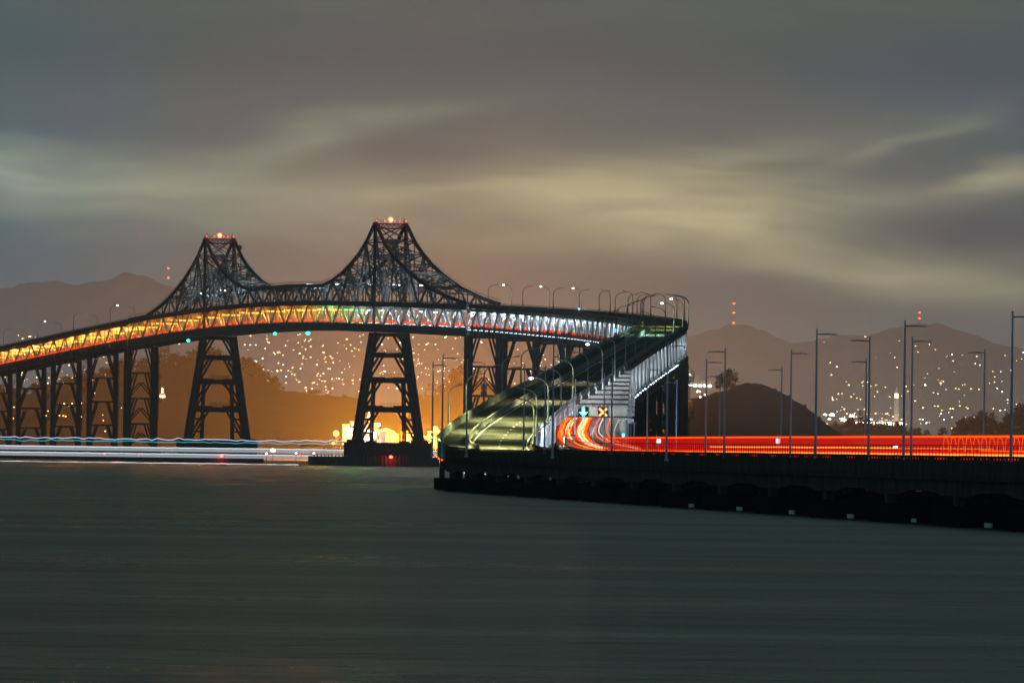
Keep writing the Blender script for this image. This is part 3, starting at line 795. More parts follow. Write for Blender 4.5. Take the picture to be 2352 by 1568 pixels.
# ------------------------------------------------------------------ lower ramp, upper ramp and the low causeways
def causeway(name, label, road, y0, y1, wfun, bents, rail_side, kind):
    t = thing(name, label, 'causeway', (road.X(1200), 1200, 0)); inv = -Vector(t.location)
    def put(mb, nm, mt, par=t):
        mb.v = [tuple(Vector(v) + inv) for v in mb.v]; o = mb.build(nm, mt); o.parent = par; return o
    ys = road.stations(y0, y1, 8.0)
    b = MB(); road.strip(b, ys, lambda y: -wfun(y), wfun, -0.45, 0.0); put(b, 'deck', M['road'] if kind == 'near' else M['road_low'])
    for sg in (-1, 1):
        b = MB()
        road.strip(b, ys, lambda y: sg * (wfun(y) - 0.2) - 0.22, lambda y: sg * (wfun(y) - 0.2) + 0.22, -1.3, 0.62)
        road.line(b, ys, lambda y: sg * (wfun(y) - 0.2), 1.02, 0.08, 5)
        for y in road.stations(y0, y1, 2.4): b.beam(road.at(y, sg * (wfun(y) - 0.2), 0.6), road.at(y, sg * (wfun(y) - 0.2), 1.0), 0.14)
        for y in road.stations(y0, y1, 1.2): b.beam(road.at(y, sg * (wfun(y) + 0.04), -1.28), road.at(y, sg * (wfun(y) + 0.04), -0.72), 0.10)
        put(b, 'parapet', M['concrete'])
    # haunched edge beams between the bents
    for sg in (-1, 1):
        b = MB()
        for i in range(len(bents) - 1):
            ya, yb = bents[i], bents[i + 1]; fr = [0, 0.16, 0.24, 0.34, 0.5, 0.66, 0.76, 0.84, 1.0]; dp = [3.0, 3.0, 2.85, 2.55, 2.5, 2.55, 2.85, 3.0, 3.0]
            rings = []
            for f, d in zip(fr, dp):
                y = ya + (yb - ya) * f; o = sg * (wfun(y) - 0.75)
                zb = 6.0 - d + max(0, road.Z(y) - 6.3) * 0.5
                A, C = road.at(y, o - 0.4), road.at(y, o + 0.4)
                zt = road.Z(y) - 0.46
                rings.append([(A.x, A.y, zb), (C.x, C.y, zb), (C.x, C.y, zt), (A.x, A.y, zt)])
            b.sweep(rings)
        put(b, 'edge_beam', M['concrete'])
    b = MB()
    for o in (-2.5, 2.5): road.strip(b, [y for y in ys if bents[0] - 60 < y < bents[-1] + 5], o - 0.5, o + 0.5, -2.6, -0.46)
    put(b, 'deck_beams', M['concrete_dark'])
    b = MB()
    pf = MB()
    sd = rail_side
    road.line(pf, road.stations(y0, y1, 20), lambda y: sd * (wfun(y) - 0.2), 2.35, 0.05, 4)
    for y in road.stations(y0, y1, 3.1): pf.beam(road.at(y, sd * (wfun(y) - 0.2), 0.62), road.at(y, sd * (wfun(y) - 0.2), 2.35), 0.07)
    if kind == 'far': put(pf, 'picket_fence', M['steel_dark'])
    return t

wn = lambda y: UP.w(y) / 2
wf = lambda y: LOW.w(y) / 2
bents_near = [y for y in np.arange(1606, 560, -53.5)][::-1]
bents_far = [y for y in np.arange(1560, 560, -53.5)][::-1]
causeway('causeway', 'low dark concrete causeway running from the right to the curve, near side', UP, 520, 1640, wn, bents_near, 1, 'near')
causeway('causeway', 'low concrete causeway behind the near one, carrying the red light trails', LOW, 520, 1700, wf, bents_far, -1, 'far')

def bent(label, road, y, w, grp, board=0.0):
    c = road.at(y); t = thing('causeway_bent', label, 'bridge bent', (c.x, c.y, 0), road.ang(y), grp)
    top = 3.05 + max(0, c.z - 6.3) * 0.5
    for i, x in enumerate((-w + 0.75, -2.5, 2.5, w - 0.75)):
        b = MB(); b.box((x, 0, (top + 1.6) / 2), (0.95, 2.4, top - 1.6)); 
        b.build('column', M['concrete'], t)
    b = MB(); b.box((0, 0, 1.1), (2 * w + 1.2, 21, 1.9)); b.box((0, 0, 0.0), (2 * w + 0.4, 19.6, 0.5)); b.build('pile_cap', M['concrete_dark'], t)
    b = MB(); b.box((0, 24, 1.75), (0.8, 27.5, 1.5)); b.build('tie_beam', M['concrete_dark'], t)
    if board: b = MB(); b.box((-w - 0.72, 24 - board, 0.42), (0.22, 1.5 + board * 1.6, 0.34 + 0.06 * board)); b.build('bright_gap_board', M['white'], t)  # added pale board standing in for bright water seen through the gap
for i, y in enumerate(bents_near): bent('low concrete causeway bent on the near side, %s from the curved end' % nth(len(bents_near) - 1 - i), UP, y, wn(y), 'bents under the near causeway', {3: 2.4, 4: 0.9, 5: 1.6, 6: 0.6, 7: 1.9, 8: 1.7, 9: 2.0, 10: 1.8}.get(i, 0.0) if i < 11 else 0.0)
for i, y in enumerate(bents_far): bent('low concrete bent hidden behind the near causeway, %s from the ramp end' % nth(len(bents_far) - 1 - i), LOW, y, wf(y), 'bents under the rear causeway')

# the rising upper road before the trusses begin, with its two barriers
def upper_ramp():
    t = thing('ramp', 'rising concrete ramp with yellow-lit road and two barriers, left of the lane signals', 'ramp', (UP.X(1800), 1800, 0)); inv = -Vector(t.location)
    def put(mb, nm, mt, par=t):
        mb.v = [tuple(Vector(v) + inv) for v in mb.v]; o = mb.build(nm, mt); o.parent = par; return o
    ys = UP.stations(1640, 2150, 6.0); ya = UP.stations(1575, 2540, 6.0)
    b = MB(); UP.strip(b, ys, lambda y: -wn(y), wn, -0.6, 0.0); put(b, 'deck', M['road'])
    b = MB(); UP.strip(b, UP.stations(1560, 2160, 6), lambda y: -wn(y) - 0.1, lambda y: -wn(y) + 0.3, -1.5, 1.45); put(b, 'outer_barrier', M['barrier'])
    m_ = MB(); off = lambda y: -wn(y) + 5.0 + max(0, (1640 - y) / 60) * 1.2
    rings = []
    for y in ya:
        o = off(y); rings.append([UP.at(y, o - 0.32), UP.at(y, o + 0.32), UP.at(y, o + 0.12, 0.4), UP.at(y, o + 0.1, 1.12), UP.at(y, o - 0.1, 1.12), UP.at(y, o - 0.12, 0.4)])
    m_.sweep(rings); put(m_, 'median_barrier', M['barrier'])
    b = MB(); UP.strip(b, UP.stations(1600, 2150, 6), lambda y: wn(y) - 0.25, lambda y: wn(y) + 0.1, -1.9, 0.45)
    for y in UP.stations(1600, 2150, 2.6): b.beam(UP.at(y, wn(y) + 0.13, -1.8), UP.at(y, wn(y) + 0.13, 0.3), 0.16)
    for z in (0.75, 1.05): UP.line(b, UP.stations(1600, 2150, 6), lambda y: wn(y) - 0.05, z, 0.06, 4)
    for y in UP.stations(1600, 2150, 2.6): b.beam(UP.at(y, wn(y) - 0.05, 0.4), UP.at(y, wn(y) - 0.05, 1.05), 0.1)
    put(b, 'railing', M['steel_light'])
    b = MB()
    UP.strip(b, UP.stations(1600, 1780, 6), lambda y: wn(y) - 0.6, lambda y: wn(y) - 0.2, lambda y: LOW.Z(y) - UP.Z(y) - 1.0, -1.6)
    for y in UP.stations(1605, 1776, 9): b.beam(UP.at(y, wn(y) - 0.1, -1.8), UP.at(y, wn(y) - 0.1, LOW.Z(y) - UP.Z(y)), 0.5)
    put(b, 'side_wall', M['steel_light'])
    for y in np.arange(1618, 1880, 26):
        q = UP.at(y, wn(y) + 1.1, -1.2); b = MB(); b.box(q, (0.3, 0.5, 0.2)); b.beam(q, UP.at(y, wn(y) - 0.1, -1.1), 0.1); put(b, 'added_wall_lamp', M['galv_grey'])
        lamp('added_wall_light', 'POINT', q + Vector((1.0, -5.0, -0.9)) + inv, 1000, (0.62, 0.84, 1.0), t, 0.3)  # housings and lights added along the wall to wash it blue-white
    b = MB()
    for o in (-6, -2, 2, 6): UP.strip(b, UP.stations(1620, 2150, 8), o - 0.35, o + 0.35, -2.3, -0.61)
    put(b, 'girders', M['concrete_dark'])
    # painted lane dashes and edge lines, and dark expansion joints
    b = MB()
    for y in np.arange(1600, 2530, 14.6):
        r = [y, y + 1.5, y + 3.6]; UP.strip(b, r, 2.4, 2.65, 0.004, 0.012)
    UP.strip(b, ya, lambda y: off(y) + 0.95, lambda y: off(y) + 1.12, 0.004, 0.012); UP.strip(b, ya, lambda y: wn(y) - 1.0, lambda y: wn(y) - 0.85, 0.004, 0.012)
    put(b, 'lane_lines', M['white'])
    b = MB()
    for y in UP.stations(1582, 2140, 22): UP.strip(b, [y, y + 0.6], lambda y: -wn(y) + 0.5, lambda y: wn(y) - 0.5, 0.014, 0.02)
    put(b, 'expansion_joints', M['concrete_dark'])
    for i, y in enumerate(np.arange(1690, 2150, 44)):
        b = MB()
        for o in (-6.5, 0.0): b.beam(UP.at(y, o, -2.3), (*UP.at(y, o).xy, 0), 1.5, 1.5)
        b.beam(UP.at(y, -7.6, -2.6), UP.at(y, 2.0, -2.6), 1.2, 1.4, side=(0, 1, 0)); put(b, 'support_frame', M['concrete_dark'])
upper_ramp()

def lower_ramp():
    t = thing('ramp', 'lower road climbing under the white cross beams, covered in tail-light streaks', 'ramp', (LOW.X(1900), 1900, 0)); inv = -Vector(t.location)
    def put(mb, nm, mt, par=t):
        mb.v = [tuple(Vector(v) + inv) for v in mb.v]; o = mb.build(nm, mt); o.parent = par; return o
    ys = LOW.stations(1700, 2200, 6.0)
    b = MB(); LOW.strip(b, ys, lambda y: -wf(y), wf, -0.6, 0.0); put(b, 'deck', M['road_low'])
    b = MB(); LOW.strip(b, ys, lambda y: wf(y) - 0.2, lambda y: wf(y) + 0.15, -1.4, 0.85); put(b, 'barrier', M['barrier'])
    b = MB()
    for i in range(90):
        y = 1690 + i * 3.6; LOW.strip(b, [y, y + 1.5], 0.95, 1.25, 0.006, 0.05)
    put(b, 'lane_markers', M['white'])
    b = MB(); LOW.strip(b, LOW.stations(1640, 2100, 8), lambda y: wf(y) - 0.9, lambda y: wf(y) - 0.72, 0.006, 0.012); put(b, 'edge_line', M['white'])
    for i, y in enumerate(np.arange(1730, 2160, 43)):
        b = MB()
        for o in (-5, 5): b.beam(LOW.at(y, o, -0.6), (*LOW.at(y, o).xy, 0), 1.3, 1.3)
        b.beam(LOW.at(y, -6.2, -1.2), LOW.at(y, 6.2, -1.2), 1.1, 1.2, side=(0, 1, 0)); put(b, 'support_frame', M['concrete_dark'])
lower_ramp()

# white portal frames carrying the upper road over the lower one
YF = [1880 + 32 * i for i in range(9)]
for i, y in enumerate(YF):
    c = UP.at(y); f = i / 8.0
    xr = 23.6 + (27.4 - 23.6) * f; xl = UP.at(y, -2.0 + 3 * f).x
    t = thing('portal_frame', ('white portal frame nearest the camera, carrying the green and red lane signals' if i == 0 else
              'white portal frame over the lower road, %s behind the lane-signal frame' % nth(i - 1)), 'portal frame', ((xl + xr) / 2, y, 0), 0, 'white portal frames over the lower road')
    zt = c.z - 0.62; w = xr - xl; dep = 2.35 if i == 0 else 2.0
    b = MB(); b.box((0, 0, zt - dep / 2), (w, 1.5, dep)); 
    for k in range(6): b.box((-w / 2 + w * (k + 0.5) / 6, -0.80, zt - dep / 2), (0.14, 0.12, dep - 0.2))
    b.build('cross_beam', M['steel_light'], t)
    b = MB(); b.box((0, -0.2, zt + 0.16), (w + 0.3, 2.2, 0.34)); b.box((0, -0.3, zt - dep - 0.14), (w + 0.3, 2.2, 0.3)); b.build('dark_gap_flange', M['steel_dark'], t)  # dark bands put in for the shaded gaps between beams
    xc = w / 2 - 0.9; zr = LOW.Z(y)
    b = MB(); b.tube([(xc, 0, 0.2), (xc, 0, zt - dep)], 0.85, 12); b.box((xc, 0, zt - dep - 0.5), (2.1, 2.0, 0.7)); b.build('column', M['steel_light'], t)
    b = MB()
    for zz in np.arange(zt - dep - 4, zt, 0.6): b.beam((w / 2 + 0.12, -1.0, zz), (w / 2 + 0.12, -0.4, zz), 0.07)
    for yy_ in (-1.0, -0.4): b.beam((w / 2 + 0.12, yy_, zt - dep - 4), (w / 2 + 0.12, yy_, zt + 0.9), 0.08)
    b.box((w / 2 + 0.75, -0.7, zt - dep - 0.9), (1.3, 1.2, 0.9))
    b.build('ladder', M['galv_grey'], t)
    b = MB(); b.box((1.2, -1.0 if i == 0 else 0.9, zt - dep - 0.2), (1.4, 0.4, 0.2)); b.build('floodlight', G['blue_lamp'], t)  # added glowing lamp box, part of the made-up frame lighting
    if i: lamp('added_flood_beam', 'POINT', (2.0, -7.0, zt - dep + 0.3), 1500, (0.78, 0.90, 1.0), t, 0.4)
    lamp('added_flood_beam', 'POINT', (w / 2 + 2.6, -7, zt - 5.5), 600, (0.78, 0.90, 1.0), t, 0.4)  # fill light added beside the column, no lamp around it
    if i == 0: SIG = (t.location.x, y, zt - dep / 2, w)

def added_flood_post(label, x, y, z0, h, power, aim):  # posts added to brighten the signal frame and the side wall
    t = thing('added_flood_post', label, 'floodlight', (x, y, z0), 0)
    b = MB(); b.tube([(0, 0, 0), (0, 0, h)], 0.12, 8); b.build('pole', M['galv'], t)
    b = MB(); b.box((0, 0, h + 0.15), (0.9, 0.5, 0.4)); b.build('lamp_head', M['galv_grey'], t)
    b = MB(); b.box((0, 0.27, h + 0.1), (0.8, 0.05, 0.3)); b.build('lens', G['blue_lamp'], t)
    d = Vector(aim) - Vector((x, y, z0 + h)); l = lamp('added_flood_beam', 'SPOT', (0, 0.5, h + 0.1), power, (0.68, 0.86, 1.0), t, 0.3, 80)
    l.rotation_euler = d.to_track_quat('-Z', 'Y').to_euler()
    return t
added_flood_post('added post with a white floodlight aimed at the signal frame, right of the lower road', 24.5, 1838, LOW.Z(1838) - 1.5, 4.2, 14000, (17, 1880, 16.2))
added_flood_post('added thin post with a white floodlight washing the blue-lit wall beside the lower road', 11.2, 1690, 6.6, 3.2, 60000, (7.0, 1745, 9.5))

# lane-control signals on the first portal frame
def signal(label, cat, x, build):
    t = thing('lane_signal', label, 'lane signal', (x, SIG[1] - 1.02, SIG[2] - 0.35))
    b = MB(); b.box((0, 0.02, 0), (2.1, 0.18, 2.1)); b.build('housing', M['black_box'], t)
    build(t)
def green_arrow(t):
    b = MB()
    v = [(-0.22, 0.78), (0.22, 0.78), (0.22, 0.0), (0.72, 0.0), (0.0, -0.78), (-0.72, 0.0), (-0.22, 0.0)]
    def slab(k, y0, y1, mm):
        bb = MB(); n = len(v); bb.v = [(x * k, y0, z * k) for x, z in v] + [(x * k, y1, z * k) for x, z in v]
        bb.f = [tuple(range(n)), tuple(range(2 * n - 1, n - 1, -1))] + [(i, (i + 1) % n, n + (i + 1) % n, n + i) for i in range(n)]; bb.mi = [0] * len(bb.f); return bb.build('arrow', mm, t)
    slab(1.22, -0.14, -0.08, G['green']); slab(0.85, -0.22, -0.15, G['green_core'])
def red_cross(t):
    for k, yy_, mm, ext in ((0.52, -0.12, G['red_x'], 1.0), (0.26, -0.2, G['red_x_core'], 0.92)):
        b = MB(); e = 0.82 * ext
        for sx in (-1, 1): b.beam((-e * sx, yy_, -e), (e * sx, yy_ - 0.012 * sx, e), 0.06, k, side=(0, 1, 0))
        b.build('cross', mm, t)
signal('green arrow lane signal glowing on the white portal frame', 'lane signal', P(1340, 937, SIG[1]).x, green_arrow)
signal('red X lane signal glowing on the white portal frame', 'lane signal', P(1385, 937, SIG[1]).x, red_cross)

# glowing bars along the lower deck, standing in for lit beam ends and road light
for lab, y0, y1, sg, stp in (('string of glowing bars for deck light through gaps, right edge of the floodlit ramp', 2152, 2524, 1, 17.0), ('string of glowing bars for lit floor beam ends under the curved viaduct', 2700, 3930, -1, 12.6)):
    t = thing('glow_bar_string', lab, 'glow bar string', UP.at((y0 + y1) / 2, 0, -LD)); inv = -Vector(t.location)
    for y in UP.stations(y0, y1, stp):
        b = MB(); o = sg * (wn(y) - 0.35); q = UP.at(y, o, -LD - 0.75) + inv
        b.beam(q - UP.tan(y) * (0.5 if sg > 0 else 2.6), q + UP.tan(y) * (0.5 if sg > 0 else 2.6), 0.55 if sg > 0 else 0.2, 0.45 if sg > 0 else 0.17); o_ = b.build('edge_glow_bar', G['blue_lamp'], t)

# ------------------------------------------------------------------ lamp posts
def straight_post(tall, arm):
    t = thing('lamp_post', 'x', 'lamp post', (0, 0, 0), 0, 'straight lamp posts along the causeways')
    b = MB(); b.tube([(0, 0, 0), (0, 0, 0.9), (0, 0, tall * 0.5), (0, 0, tall)], [0.19, 0.155, 0.13, 0.085], 8); b.box((0, 0, 0.12), (0.55, 0.55, 0.24)); b.ball((0, 0, tall + 0.06), 0.12, 8, 4); b.build('pole', M['galv'], t)
    b = MB(); b.beam((0, 0, tall - 0.42), (arm, 0, tall - 0.36), 0.11, 0.13); b.build('arm', M['galv_grey'], t)
    b = MB(); b.sweep([[(arm - 0.15, -0.14, tall - 0.46), (arm - 0.15, 0.14, tall - 0.46), (arm - 0.15, 0.14, tall - 0.28), (arm - 0.15, -0.14, tall - 0.28)],
                       [(arm + 0.75, -0.17, tall - 0.48), (arm + 0.75, 0.17, tall - 0.48), (arm + 0.75, 0.17, tall - 0.36), (arm + 0.75, -0.17, tall - 0.36)]]); b.build('lamp_head', M['galv'], t)
    return t
# (px of the pole, row of its top, arm side)
POSTS = [(2326, 718, 1), (2262, 803, -1), (2096, 776, 1), (2079, 740, 1), (1998, 775, -1), (1990, 825, -1), (1868, 759, 1), (1818, 805, 1), (1796, 844, -1), (1666, 801, -1), (1654, 860, -1), (1623, 826, 1),
         (1555, 874, -1), (1534, 787, 1), (1488, 844, 1), (1450, 892, -1), (1407, 826, -1), (1389, 859, 1), (1322, 872, 1), (1272, 813, 1), (1253, 842, -1), (1205, 838, -1), (1074, 826, 1), (1018, 816, 1), (995, 833, 1)]
proto = None
for i, (px, top, sd) in enumerate(POSTS):
    zt = 20.9; Y = (zt - HC) * F / (H0 + ROLL * (px - 1176) - top); p = P(px, top, Y)
    zb = 5.95 if Y < 1560 else 7.0
    edge = UP.at(Y, -UP.w(Y) / 2 + 0.25)
    if Y < 1640 and -2.5 < p.x - edge.x < 0.3: p = edge; zb = edge.z
    lab = 'tall straight unlit lamp post, arm to the %s, %s from the right edge' % ('right' if sd > 0 else 'left', nth(i))
    if proto is None: proto = straight_post(14.95, 1.5); o = proto; o.location = (p.x, Y, zb); o['label'] = lab
    else: o = dup(proto, (p.x, Y, zb), 0 if sd > 0 else math.pi, lab)
    o.scale = (1, 1, (zt - zb) / 14.95)

def davit_post(lit):
    t = thing('davit_lamp', 'x', 'lamp post', (0, 0, 0), 0, 'curved lamp posts along the bridge')
    pts = [(0, 0, 0), (0, 0, 3), (0, 0, 6.6)] + [(2.0 - 2.0 * math.cos(a), 0, 6.6 + 2.0 * math.sin(a)) for a in (0.35, 0.7, 1.05, 1.35)] + [(2.9, 0, 8.85)]
    b = MB(); b.tube(pts, [0.22, 0.17, 0.13, 0.12, 0.11, 0.10, 0.09, 0.08], 8); b.build('pole', M['galv_grey'], t)
    b = MB(); b.sweep([[(2.75, -0.16, 8.72), (2.75, 0.16, 8.72), (2.75, 0.16, 8.95), (2.75, -0.16, 8.95)], [(3.75, -0.2, 8.85), (3.75, 0.2, 8.85), (3.75, 0.2, 9.03), (3.75, -0.2, 9.03)]]); b.build('lamp_head', M['galv_grey'], t)
    if lit:
        b = MB(); b.ball((3.3, 0, 8.72), 0.42, 10, 6, sz=0.55); b.build('lens', G['white_lamp'], t)
    return t
dv_off, dv_on = None, None
def davit(y, sd, lab, lit=0.0, hue=(1.0, 0.96, 0.5), o_=None):
    global dv_off, dv_on
    off = sd * (UP.w(y) / 2 + (0.1 if y < 3590 else 0.45)); loc = UP.at(y, off, 0.0)
    rz = UP.ang(y) + (math.pi if sd > 0 else 0)
    if lit and o_:
        o = dv_on = dv_on or davit_post(True)
        if dv_on.get('label') != 'x': o = dup(dv_on, loc, rz, lab)
    else:
        o = dv_off = dv_off or davit_post(False)
        if dv_off.get('label') != 'x': o = dup(dv_off, loc, rz, lab)
    o.location = loc; o.rotation_euler = (0, 0, rz); o['label'] = lab
    if lit:      # road-lighting optics: a weak beam straight down and two thrown along the road
        q = UP.at(y, off - sd * 3.3, 8.35); lamp('street_light', 'SPOT', q, lit * 1.3, hue, None, 0.5, 168)
        for fwd in (-1, 1):
            d = UP.tan(y) * fwd * 1.3 - UP.right(y) * sd * 0.35 - Vector((0, 0, 1))
            lamp('street_light', 'SPOT', q, lit * 4.2, hue, None, 0.5, 58, d.to_track_quat('-Z', 'Y').to_euler())
    return o
RAMP = [1601 + 67 * i for i in range(14)]
LIT = {0: (15000, (0.90, 0.96, 0.38)), 1: (16000, (0.90, 0.97, 0.40)), 2: (16000, (0.90, 0.98, 0.43), 1), 4: (10000, (1.0, 0.96, 0.45)), 6: (3000, (1.0, 0.96, 0.45), 1), 13: (13000, (0.45, 1.0, 0.75), 1)}
for i, y in enumerate(RAMP):
    lt = LIT.get(i)
    davit(y, 1, '%s curved lamp post on the ramp\'s right edge, %s up from the curve' % ('lit' if lt else 'unlit', nth(i)), *(lt or ()))
    if i: davit(y + 20, -1, '%s curved lamp post on the ramp\'s left edge, %s up from the curve' % ('dimly lit' if i < 3 else 'unlit', nth(i - 1)), *((13000, (0.90, 0.97, 0.42)) if i < 3 else ()))
lamp('street_light', 'SPOT', UP.at(1600, -3.0, 8.4), 42000, (0.90, 0.96, 0.38), None, 0.5, 168)  # extra spot with no post, added to brighten the ramp's foot
far_lit = {0: (9000, (0.75, 1.0, 0.3), 1), 1: (13000, (1.0, 0.95, 0.3)), 11: (9000, (0.9, 0.95, 1.0), 1), 10: (9000, (1.0, 0.9, 0.6), 1), 9: (6000, (0.95, 0.95, 0.9), 1)}
y = 2560.0; i = 0
while y < 3640:
    lt = far_lit.get(i)
    davit(y, 1, '%s curved lamp post on the far side of curved viaduct, %s after the ramp top' % ('lit' if lt else 'unlit', nth(i)), *(lt or ()))
    davit(y - 24, -1, 'unlit curved lamp post, near side of the curved viaduct, %s after the ramp top' % nth(i))
    y += 92 * UP.tan(y).y; i += 1
y = 4262.0; i = 0
while y < 4700:
    davit(y, -1, '%s curved lamp post on the left viaduct\'s near side, %s from the peak' % ('lit' if i in (0, 2) else 'unlit', nth(i)), *((4000, (0.7, 0.88, 1.0), 1) if i in (0, 2) else ()))
    davit(y + 12, 1, 'unlit curved lamp post on the left viaduct\'s far side, %s from the peak' % nth(i))
    y += 86 * UP.tan(y).y; i += 1
# ------------------------------------------------------------------ streaks of light left by the night's traffic
def streak(name, label, cat, parts, grp=None):
    """parts: (part name, material, [tubes: (points, radius)])"""
    p0 = parts[0][2][0][0][0]; t = thing(name, label, cat, p0, 0, grp); inv = -Vector(p0)
    for nm, mt, tubes in parts:
        b = MB()
        for pts, r in tubes: b.tube([Vector(p) + inv for p in pts], r, 5)
        b.build(nm, mt, t)
    return t
def lowline(y0, y1, off, dz, step=9.0, wob=0.0, seed=0):
    g = lambda v, y: v(y) if callable(v) else v
    return [LOW.at(y, g(off, y) + wob * fbm(y / 23.0, seed), g(dz, y) + wob * 0.25 * fbm(y / 9.0, seed + 3)) for y in LOW.stations(y0, y1, step)]
# two lanes of tail lights that climb the lower road and follow the lower deck
def lane(label, o0, cols, seed):
    parts = {}
    for k, c in enumerate(cols):
        o = o0 + 0.27 * k
        parts.setdefault(c, []).append((lowline(900, 2700, o, 0.82 + 0.14 * ((k * 7) % 3 - 1), 9.0, 0.30, seed + k), 0.15))
    nm = {'tail': 'red_streak', 'tail_orange': 'orange_streak', 'tail_yellow': 'yellow_streak', 'tail_pale': 'pale_streak'}
    streak('light_trail', label, 'light trail', [(nm[c], G[c], v) for c, v in parts.items()], 'traffic light trails')
lane('broad orange tail-light trail in the left lane of the lower road', -5.9, ['tail', 'tail_orange', 'tail_orange', 'tail_yellow', 'tail_orange', 'tail', 'tail_pale', 'tail_orange', 'tail_yellow', 'tail_pale', 'tail_orange', 'tail'], 20)
lane('broad pale orange tail-light trail in the middle lane of the lower road', -2.3, ['tail', 'tail_orange', 'tail_pale', 'tail_pale', 'tail_yellow', 'tail_pale', 'tail_yellow', 'tail_orange', 'tail_orange', 'tail'], 50)
streak('light_trail', 'single orange trail drifting right beside the dotted lane line', 'light trail', [('orange_streak', G['tail_orange'], [(lowline(1660, 2100, lambda y: 1.7 + max(0, (1800 - y) / 60) ** 1.5 * 0.7, 1.0, 8), 0.14)])], 'traffic light trails')
streak('light_trail', 'single orange trail near the right edge of the lower road', 'light trail', [('orange_streak', G['tail_orange'], [(lowline(1660, 2080, lambda y: 4.1 + max(0, (1800 - y) / 60) ** 1.5 * 0.6, 1.0, 8), 0.14)])], 'traffic light trails')
streak('light_trail', 'thin white trail between the two single orange trails', 'light trail', [('white_streak', G['headlight'], [(lowline(1640, 2100, lambda y: 2.4 + max(0, (1850 - y) / 60) ** 1.5 * 0.5, 0.9, 8), 0.10)])], 'traffic light trails')
# along the rear causeway: the tall red curtain left by trucks
band = lambda y0, y1, off, z, r, seed=0, wob=0.05: ([(LOW.at(y, off).x, y, z + wob * fbm(y / 40.0, seed)) for y in LOW.stations(y0, y1, 12)], r)
streak('light_trail', 'thick orange tail-light trail along the bottom of the red curtain', 'light trail', [('orange_streak', G['tail_orange'], [band(560, 1655, -2.6, 7.26, 0.12, 2), band(560, 1655, -2.6, 7.05, 0.11, 3)]), ('yellow_streak', G['tail_yellow'], [band(560, 1640, -2.75, 7.17, 0.10, 2)]),
       ('red_streak', G['tail'], [band(560, 1650, -2.5, 7.5, 0.12, 4), band(560, 1650, -2.5, 6.85, 0.14, 5)])], 'traffic light trails')
streak('light_trail', 'orange trail of truck marker lights along the top of the red curtain', 'light trail', [('orange_streak', G['tail_orange'], [band(560, 1625, -2.0, 9.45, 0.085, 6)]), ('red_streak', G['tail'], [band(560, 1625, -1.9, 9.36, 0.10, 6), band(560, 1625, -1.9, 9.58, 0.05, 7)])], 'traffic light trails')
streak('light_trail', 'yellow trail half way down the right part of the red curtain', 'light trail', [('yellow_streak', G['tail_yellow'], [band(1195, 1420, -2.2, 8.02, 0.06, 9)]), ('orange_streak', G['tail_orange'], [band(1100, 1420, -2.15, 7.95, 0.07, 9), band(560, 1110, -2.15, 7.72, 0.07, 8)])], 'traffic light trails')
cur = lambda k: band(560, 1620 - 3 * (k % 4), -1.8 + 0.05 * (k % 3), 7.66 + 0.105 * k, 0.034, 30 + k, 0.03)
streak('light_trail', 'tall red curtain of light hanging between the orange trails', 'light trail', [('red_streaks', G['tail'], [cur(k) for k in range(16) if k % 3 != 1]), ('dim_red_streaks', G['tail_thin'], [cur(k) for k in range(16) if k % 3 == 1])], 'traffic light trails')
def loops():
    pts = []; y = 620.0
    while y < 1145:
        c = lambda yy, z: (LOW.at(yy, -2.4).x, yy, z)
        pts += [c(y, 7.5), c(y + 0.7, 8.7), c(y + 1.6, 9.2), c(y + 3.2, 9.35), c(y + 4.6, 9.3), c(y + 5.2, 8.6), c(y + 5.8, 7.6)]; y += 7.0
    streak('light_trail', 'looping orange flicker trail inside the right end of the red curtain', 'light trail', [('orange_streak', G['tail_orange'], [(pts, 0.028)])], 'traffic light trails')
loops()
streak('light_trail', 'bright red-orange trail seen through the trusses along the lower deck', 'light trail', [('orange_streak', G['tail_orange'], [(lowline(2600, 3820, -5.2, 1.05, 12), 0.27), (lowline(2600, 3400, -5.2, 1.55, 12), 0.22)]),
       ('red_streak', G['tail'], [(lowline(2600, 4900, -5.3, 1.42, 12), 0.18), (lowline(2600, 4900, -5.3, 0.72, 12), 0.18), (lowline(2600, 3400, -5.3, 1.85, 12), 0.16)]), ('thin_streak', G['tail_thin'], [(lowline(2600, 3880, -5.0, 3.4, 12), 0.13)])], 'traffic light trails')
streak('light_trail', 'thin orange-red trail along the left viaduct\'s lower edge', 'light trail', [('orange_streak', G['tail_orange'], [(lowline(3830, 4900, -5.95, 0.75, 12), 0.16)]), ('red_streak', G['tail'], [(lowline(3830, 4900, -5.95, 0.45, 12), 0.16)])], 'traffic light trails')

